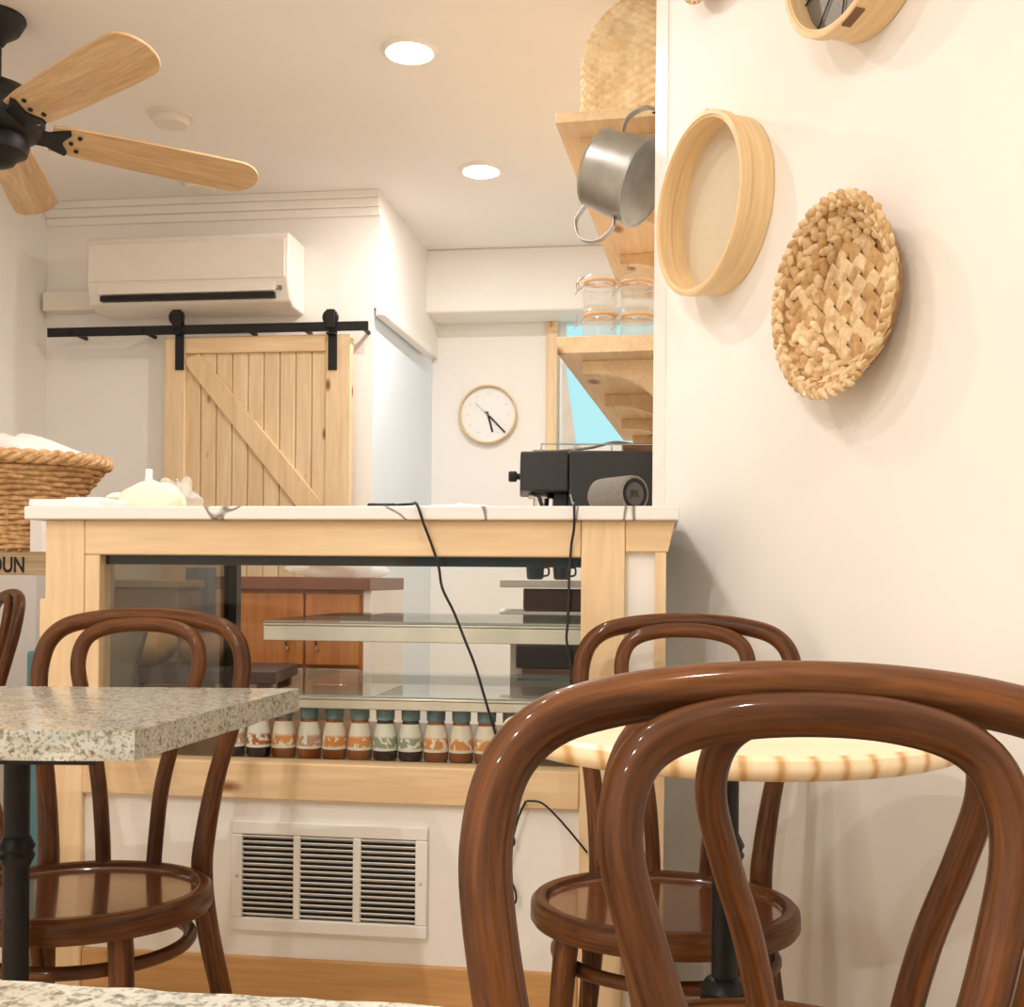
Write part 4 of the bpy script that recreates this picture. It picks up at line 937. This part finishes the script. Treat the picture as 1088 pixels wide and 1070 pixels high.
hyacinth_basket(752, -69, .118, .045, 'woven basket of which only the lower rim shows at top')

# ------------------------------------------------------------------ pine shelves beyond the pier
SR = Matrix(((DS.x, -NS.x, 0, 0), (DS.y, -NS.y, 0, 0), (0, 0, 1, 0), (0,0,0,1)))          # local x = along, local y = towards the wall
def shelf(pxp, pyp, th, length, label):
    p = at_d(pxp, pyp, 2.78); base = Vector((p.x, p.y, p.z))
    dist = (Vector((p.x,p.y,0)) - SWALL).dot(NS)
    M = Matrix.Translation(base) @ SR
    t = thing('wall_shelf', label, 'shelf', M=M, group='pine shelves beyond the pier')
    mb = MB(); mb.box((0,0,-th), (length, dist-.001, 0)); obj('shelf_board', mb, PINE_SH, t, local=True, bevel=.002)
    for xk in (.10, .62, 1.14, 1.6):
        w, h = dist-.05, .20
        pts = [(dist-.001, -th), (.05, -th), (.05, -th-.035), (.075, -th-.035)]
        for j in range(9):
            a = pi/2*j/8; pts.append((.075 + (w-.065)*sin(a), -th-.035 - (h-.075)*(1-cos(a))))
        pts += [(dist-.03, -th-h), (dist-.001, -th-h)]
        mb = MB(); mb.prism(pts, xk, xk+.035, M=Mp); obj('bracket', mb, PINE_SH, t, local=True, bevel=.002)
    return t, M, base.z, dist
PINE_SH = wood('shelf_pine', S(244,214,170), S(230,194,146), 'X', .9, .5, .7, fibre=.1)
sl, ML, zlow, dl = shelf(592, 358, .042, 1.75, 'lower pine wall shelf holding the glass jars')
su, MU, zup, du = shelf(590, 120, .026, 1.75, 'upper pine wall shelf holding the tall woven basket')
# jars
GASK = plain('orange_gasket', S(238,186,124), .5)
def jar(px, zb, y_off, label):
    d = 2.85 + y_off; p = at_d(px, 350, d)
    t = thing('glass_jar', label, 'jar', (p.x, p.y, zb), TH+random.uniform(-.2,.2), 'clip top jars on the lower shelf')
    r, h = .045, .066
    mb = MB(); mb.lathe([(0,.001),(r-.006,.001),(r,.006),(r+.0005,.02),(r-.001,.034),(r+.0005,.048),(r-.003,h-.006),(r-.006,h),(r-.009,h),(r-.006,h-.008),(r-.004,.03),(r-.004,.008),(0,.006)], 32); obj('jar_body', mb, JARG, t, local=True)
    mb = MB(); mb.ring([(r-.012,h+.0003),(r-.002,h+.0003),(r-.001,h+.003),(r-.002,h+.0055),(r-.012,h+.0055)], 36); obj('gasket', mb, GASK, t, local=True)
    mb = MB(); mb.lathe([(0,h+.006),(r-.004,h+.006),(r-.003,h+.011),(r-.008,h+.018),(r-.014,h+.0195),(0,h+.0195)], 32); obj('lid', mb, JARG, t, local=True)
    mb = MB(); mb.tube([((r+.0015)*cos(a), (r+.0015)*sin(a), h-.010) for a in [2*pi*k/32 for k in range(32)]], .0014, 6, closed=True)
    for s in (-1, 1):
        mb.tube(crv([(-r-.001, s*.012, h-.010), (-r-.012, s*.012, h-.016), (-r-.014, s*.012, h+.004), (-r+.004, s*.012, h+.016)], 4), .0014, 6)
        mb.tube(crv([(r+.001, s*.01, h-.010), (r+.008, s*.01, h), (r-.006, s*.01, h+.017)], 4), .0014, 6)
    mb.tube(crv([(-r-.012, -.012, h-.016), (-r-.020, 0, h-.030), (-r-.012, .012, h-.016)], 5), .0014, 6)
    obj('wire_clip', mb, CHROME, t, local=True)
JH = .0862
for px, nm in ((637.5, 'left'), (677, 'right')):
    jar(px, zlow+.0003, 0.0, 'clip top glass jar, bottom of the %s stack on the lower shelf' % nm)
    jar(px, zlow+.0003+JH, 0.0, 'clip top glass jar, top of the %s stack on the lower shelf' % nm)
# tall woven basket on the upper shelf
pq = at_d(690, 100, 2.98)
tb = thing('tall_basket', 'tall domed woven basket on the upper shelf at the ceiling', 'basket', (pq.x, pq.y, zup+.0005), 0)
mb = MB(); prof = []
HB, RB = .40, .178
nz, na = 136, 200; vs = []
for i in range(nz+1):
    f = i/nz; z = HB*f; rr = RB*(1.0 if f < .5 else math.sqrt(max(0, 1-((f-.5)/.5)**2)*.985+.015))
    for k in range(na):
        a = 2*pi*k/na; w = sin(a*25)*(1 if (int(f*34) % 2) else -1)*abs(sin(f*34*pi))*.009
        R = max(.004, rr + w); vs.append((R*cos(a), R*sin(a)*.62, z))
fs = [(i*na+k, i*na+(k+1)%na, (i+1)*na+(k+1)%na, (i+1)*na+k) for i in range(nz) for k in range(na)]
fs += [tuple(range(na-1,-1,-1)), tuple(nz*na+k for k in range(na))]
mb.add(vs, fs); obj('woven_body', mb, PALM, tb, local=True, ang=80)
mb = MB(); mb.tube([(RB*1.01*cos(a), RB*.63*sin(a), .012) for a in [2*pi*k/60 for k in range(60)]], .009, 8, closed=True); obj('foot_band', mb, PALM, tb, local=True)
# tin pot hung by one handle
ax = (R0*.80 - FW*.42 - UP*.42).normalized(); xa = (R0*.36 + UP*.9).normalized(); xa = (xa - ax*xa.dot(ax)).normalized(); ya = ax.cross(xa)
pp = at_d(661, 187, 2.66)
Mq = Matrix(((xa.x, ya.x, ax.x, pp.x), (xa.y, ya.y, ax.y, pp.y), (xa.z, ya.z, ax.z, pp.z), (0,0,0,1)))
pot = thing('tin_pot', 'dented grey tin pot with two loop handles hung under the upper shelf', 'pot', M=Mq)
rp, hp = .104, .062
mb = MB(); mb.lathe([(0,hp),(rp-.004,hp),(rp,hp-.004),(rp-.012,-hp),(rp-.009,-hp-.004),(rp-.016,-hp-.004),(rp-.016,-hp),(rp-.005,hp-.006),(0,hp-.005)], 56); obj('pot_body', mb, GALV, pot, local=True)
mb = MB(); mb.ring([(rp-.002,hp-.006),(rp+.002,hp-.005),(rp+.002,hp+.001),(rp-.004,hp+.001)], 56); obj('bottom_rim', mb, GALV, pot, local=True)
for s in (1, -1):
    c = crv([(s*(rp-.006), 0, -.052), (s*(rp+.035), 0, -.056), (s*(rp+.070), 0, -.022), (s*(rp+.060), 0, .022), (s*(rp+.02), 0, .040), (s*(rp-.004), 0, .030)], 7)
    mb = MB()
    for i in range(len(c)-1):
        pass
    vs = []
    for q_ in c: c_ = Vector((s*(rp+.005), 0, -.01)); o_ = (q_-c_).normalized()*.0025; vs += [q_+Vector((0,-.009,0)), q_+Vector((0,.009,0)), q_+Vector((0,.009,0))+o_, q_+Vector((0,-.009,0))+o_]
    n_ = len(c); fs = [(i*4+k, i*4+(k+1)%4, (i+1)*4+(k+1)%4, (i+1)*4+k) for i in range(n_-1) for k in range(4)] + [(3,2,1,0), tuple((n_-1)*4+k for k in range(4))]
    mb.add(vs, fs); obj('handle', mb, GALV, pot, local=True, ang=60)
hk = Mq @ Vector((rp+.066, 0, -.005))
mb = MB(); mb.tube(crv([Vector((hk.x, hk.y, hk.z-.004)), Vector((hk.x+.012, hk.y+.01, hk.z+.004)), Vector((hk.x+.014, hk.y+.012, hk.z+.03)), EW - nw*.03 + Vector((0,0,hk.z+.032))], 5), .0025, 8)
tag(obj('wall_hook', mb, BLACK), 'small dark hook from which the tin pot hangs at the pier edge', 'hook')
# pale strip of fabric at the window
a = at_y(597, 385, YBACK-.06); b = at_y(600, 385, YBACK-.06); c = at_y(613, 479, YBACK-.06); d = at_y(597.5, 479, YBACK-.06)
mb = MB(); mb.prism([(a.x,a.z),(b.x,b.z),(c.x,c.z),(d.x,d.z)], -(YBACK-.05), -(YBACK-.06), M=Matrix(((1,0,0,0),(0,0,-1,0),(0,1,0,0),(0,0,0,1))))
tag(obj('window_drape', mb, plain('beige_drape', S(214,206,196), .8)), 'narrow beige drape tapering down the left side of the window', 'drape')

# ------------------------------------------------------------------ left: basket on a printed crate, chair, leaning board
DB = 3.55
bp = at_d(12, 560, DB); zb0 = at_d(12, 588, DB).z
kb = DB/FPX
rk_ = thing('crate_stand', 'weathered wooden stand with stencilled black letters under the wicker basket', 'stand', (bp.x, bp.y, 0), TH)
Mr = Matrix.Translation((bp.x, bp.y, 0)) @ Matrix.Rotation(TH, 4, 'Z')
CRW = wood('crate_wood', S(206,178,140), S(176,146,108), 'X', 1.0, .7, fibre=.25)
zt0, zt1 = at_d(12, 611, DB).z, zb0
mb = MB(); mb.box((-.42,-.20,zt0), (.215,-.185,zt1-.012), M=Mr); obj('front_board', mb, CRW, rk_, bevel=.002)
mb = MB(); mb.box((-.42,-.185,zt1-.014), (.25,.24,zt1-.001), M=Mr); obj('top_board', mb, CRW, rk_, bevel=.002)
for x in (-.40, .212):
    for y in (-.17, .2):
        mb = MB(); mb.box((x,y,0), (x+.035,y+.035,zt1-.014), M=Mr); obj('leg', mb, CRW, rk_)
pT = at_d(16, 600, DB-.205)
Mtx = Matrix.Translation((pT.x, pT.y, pT.z)) @ Matrix.Rotation(TH, 4, 'Z') @ Matrix.Translation((0, -.001, 0)) @ Matrix.Rotation(pi/2, 4, 'X')
text('lettering', 'OUN', .066, Matrix.Translation(Mr @ Vector((0,-.2012,0)) - Vector((bp.x,bp.y,0)) + Vector((0,0,0))) @ Matrix.Translation((bp.x + .080*cos(TH), bp.y + .080*sin(TH), (zt0+zt1)/2-.006)) @ Matrix.Rotation(TH, 4, 'Z') @ Matrix.Rotation(pi/2, 4, 'X') @ Matrix.Scale(.70, 4, (1,0,0)), BLACK, rk_, .0005)
wb = thing('wicker_basket', 'large honey wicker basket filled with white cloth at left', 'basket', (bp.x, bp.y, zb0), 0)
zrim = at_d(20, 492, DB).z - zb0
R1, R0_ = .285, .195
mb = MB(); nrow = 17
for i in range(nrow):
    f = (i+.5)/nrow; z = .008 + (zrim-.03)*f; R = R0_ + (R1-R0_)*(max(0, f-.45)/.55)**1.3*1.0 + .0*f - (.03*(1-f) if f < .45 else 0)*0
    n = 96; ph = (i % 2)*pi
    mb.tube([((R+.006*sin(a*16+ph))*cos(a), (R+.006*sin(a*16+ph))*sin(a)*.8, z + .003*sin(a*5+i)) for a in [2*pi*k/n for k in range(n)]], .0085, 6, closed=True)
obj('woven_side', mb, WICK, wb, local=True)
mb = MB()
for k in range(32):
    a = 2*pi*k/32; pts = []
    for j in range(7):
        f = j/6; R = R0_ + (R1-R0_)*(max(0, f-.45)/.55)**1.3; pts.append((R*cos(a), R*.8*sin(a), .004+(zrim-.01)*f))
    mb.tube(pts, .005, 6)
obj('stakes', mb, WICK, wb, local=True)
mb = MB()
for s in range(3):
    mb.tube([((R1+.012+.012*cos(a*14+s*2.094))*cos(a), (R1+.012+.012*cos(a*14+s*2.094))*.8*sin(a), zrim+.012*sin(a*14+s*2.094)) for a in [2*pi*k/168 for k in range(168)]], .012, 7, closed=True)
obj('braided_rim', mb, WICK, wb, local=True)
mb = MB(); mb.lathe([(0,.0),(R0_-.01,.0),(R0_-.01,.012),(0,.012)], 40, sy=.8); obj('bottom', mb, WICK, wb, local=True)
mb = MB(); blob(mb, (bp.x+.01, bp.y, zb0+zrim-.0), (.23,.17,.085), 61, .14, 40, 20); tag(obj('cloth_bundle', mb, CLOTH), 'white cloth heaped in the large wicker basket', 'cloth')
wbx = MB(); wbx.box((.14,-.185,zb0+.0005), (.178,-.125,zb0+.13), M=Mr); tag(obj('white_carton', wbx, PAPER, bevel=.002), 'small white carton beside the wicker basket under the counter slab end', 'carton')
# leaning grey board and teal bag beside the counter's left end
pl = at_d(26, 700, 2.72); pl.z = 0
Mg = Matrix.Translation((pl.x-.03, pl.y, 0)) @ Matrix.Rotation(TH, 4, 'Z') @ Matrix.Rotation(rad(16), 4, 'Y')
mb = MB(); mb.box((0,0,.02), (.09,.03,.86), M=Mg); tag(obj('leaning_board', mb, plain('grey_board', S(170,160,148), .6), bevel=.003), 'grey board leaning toward the left end of the counter', 'board')
pt = at_d(36, 720, 2.55)
mb = MB(); mb.box((pt.x-.02, pt.y, 0), (pt.x+.1, pt.y+.06, at_d(36, 692, 2.55).z)); tag(obj('teal_box', mb, plain('teal_plastic', S(70,120,130), .4), bevel=.006), 'narrow teal box standing beside the left counter post', 'box')
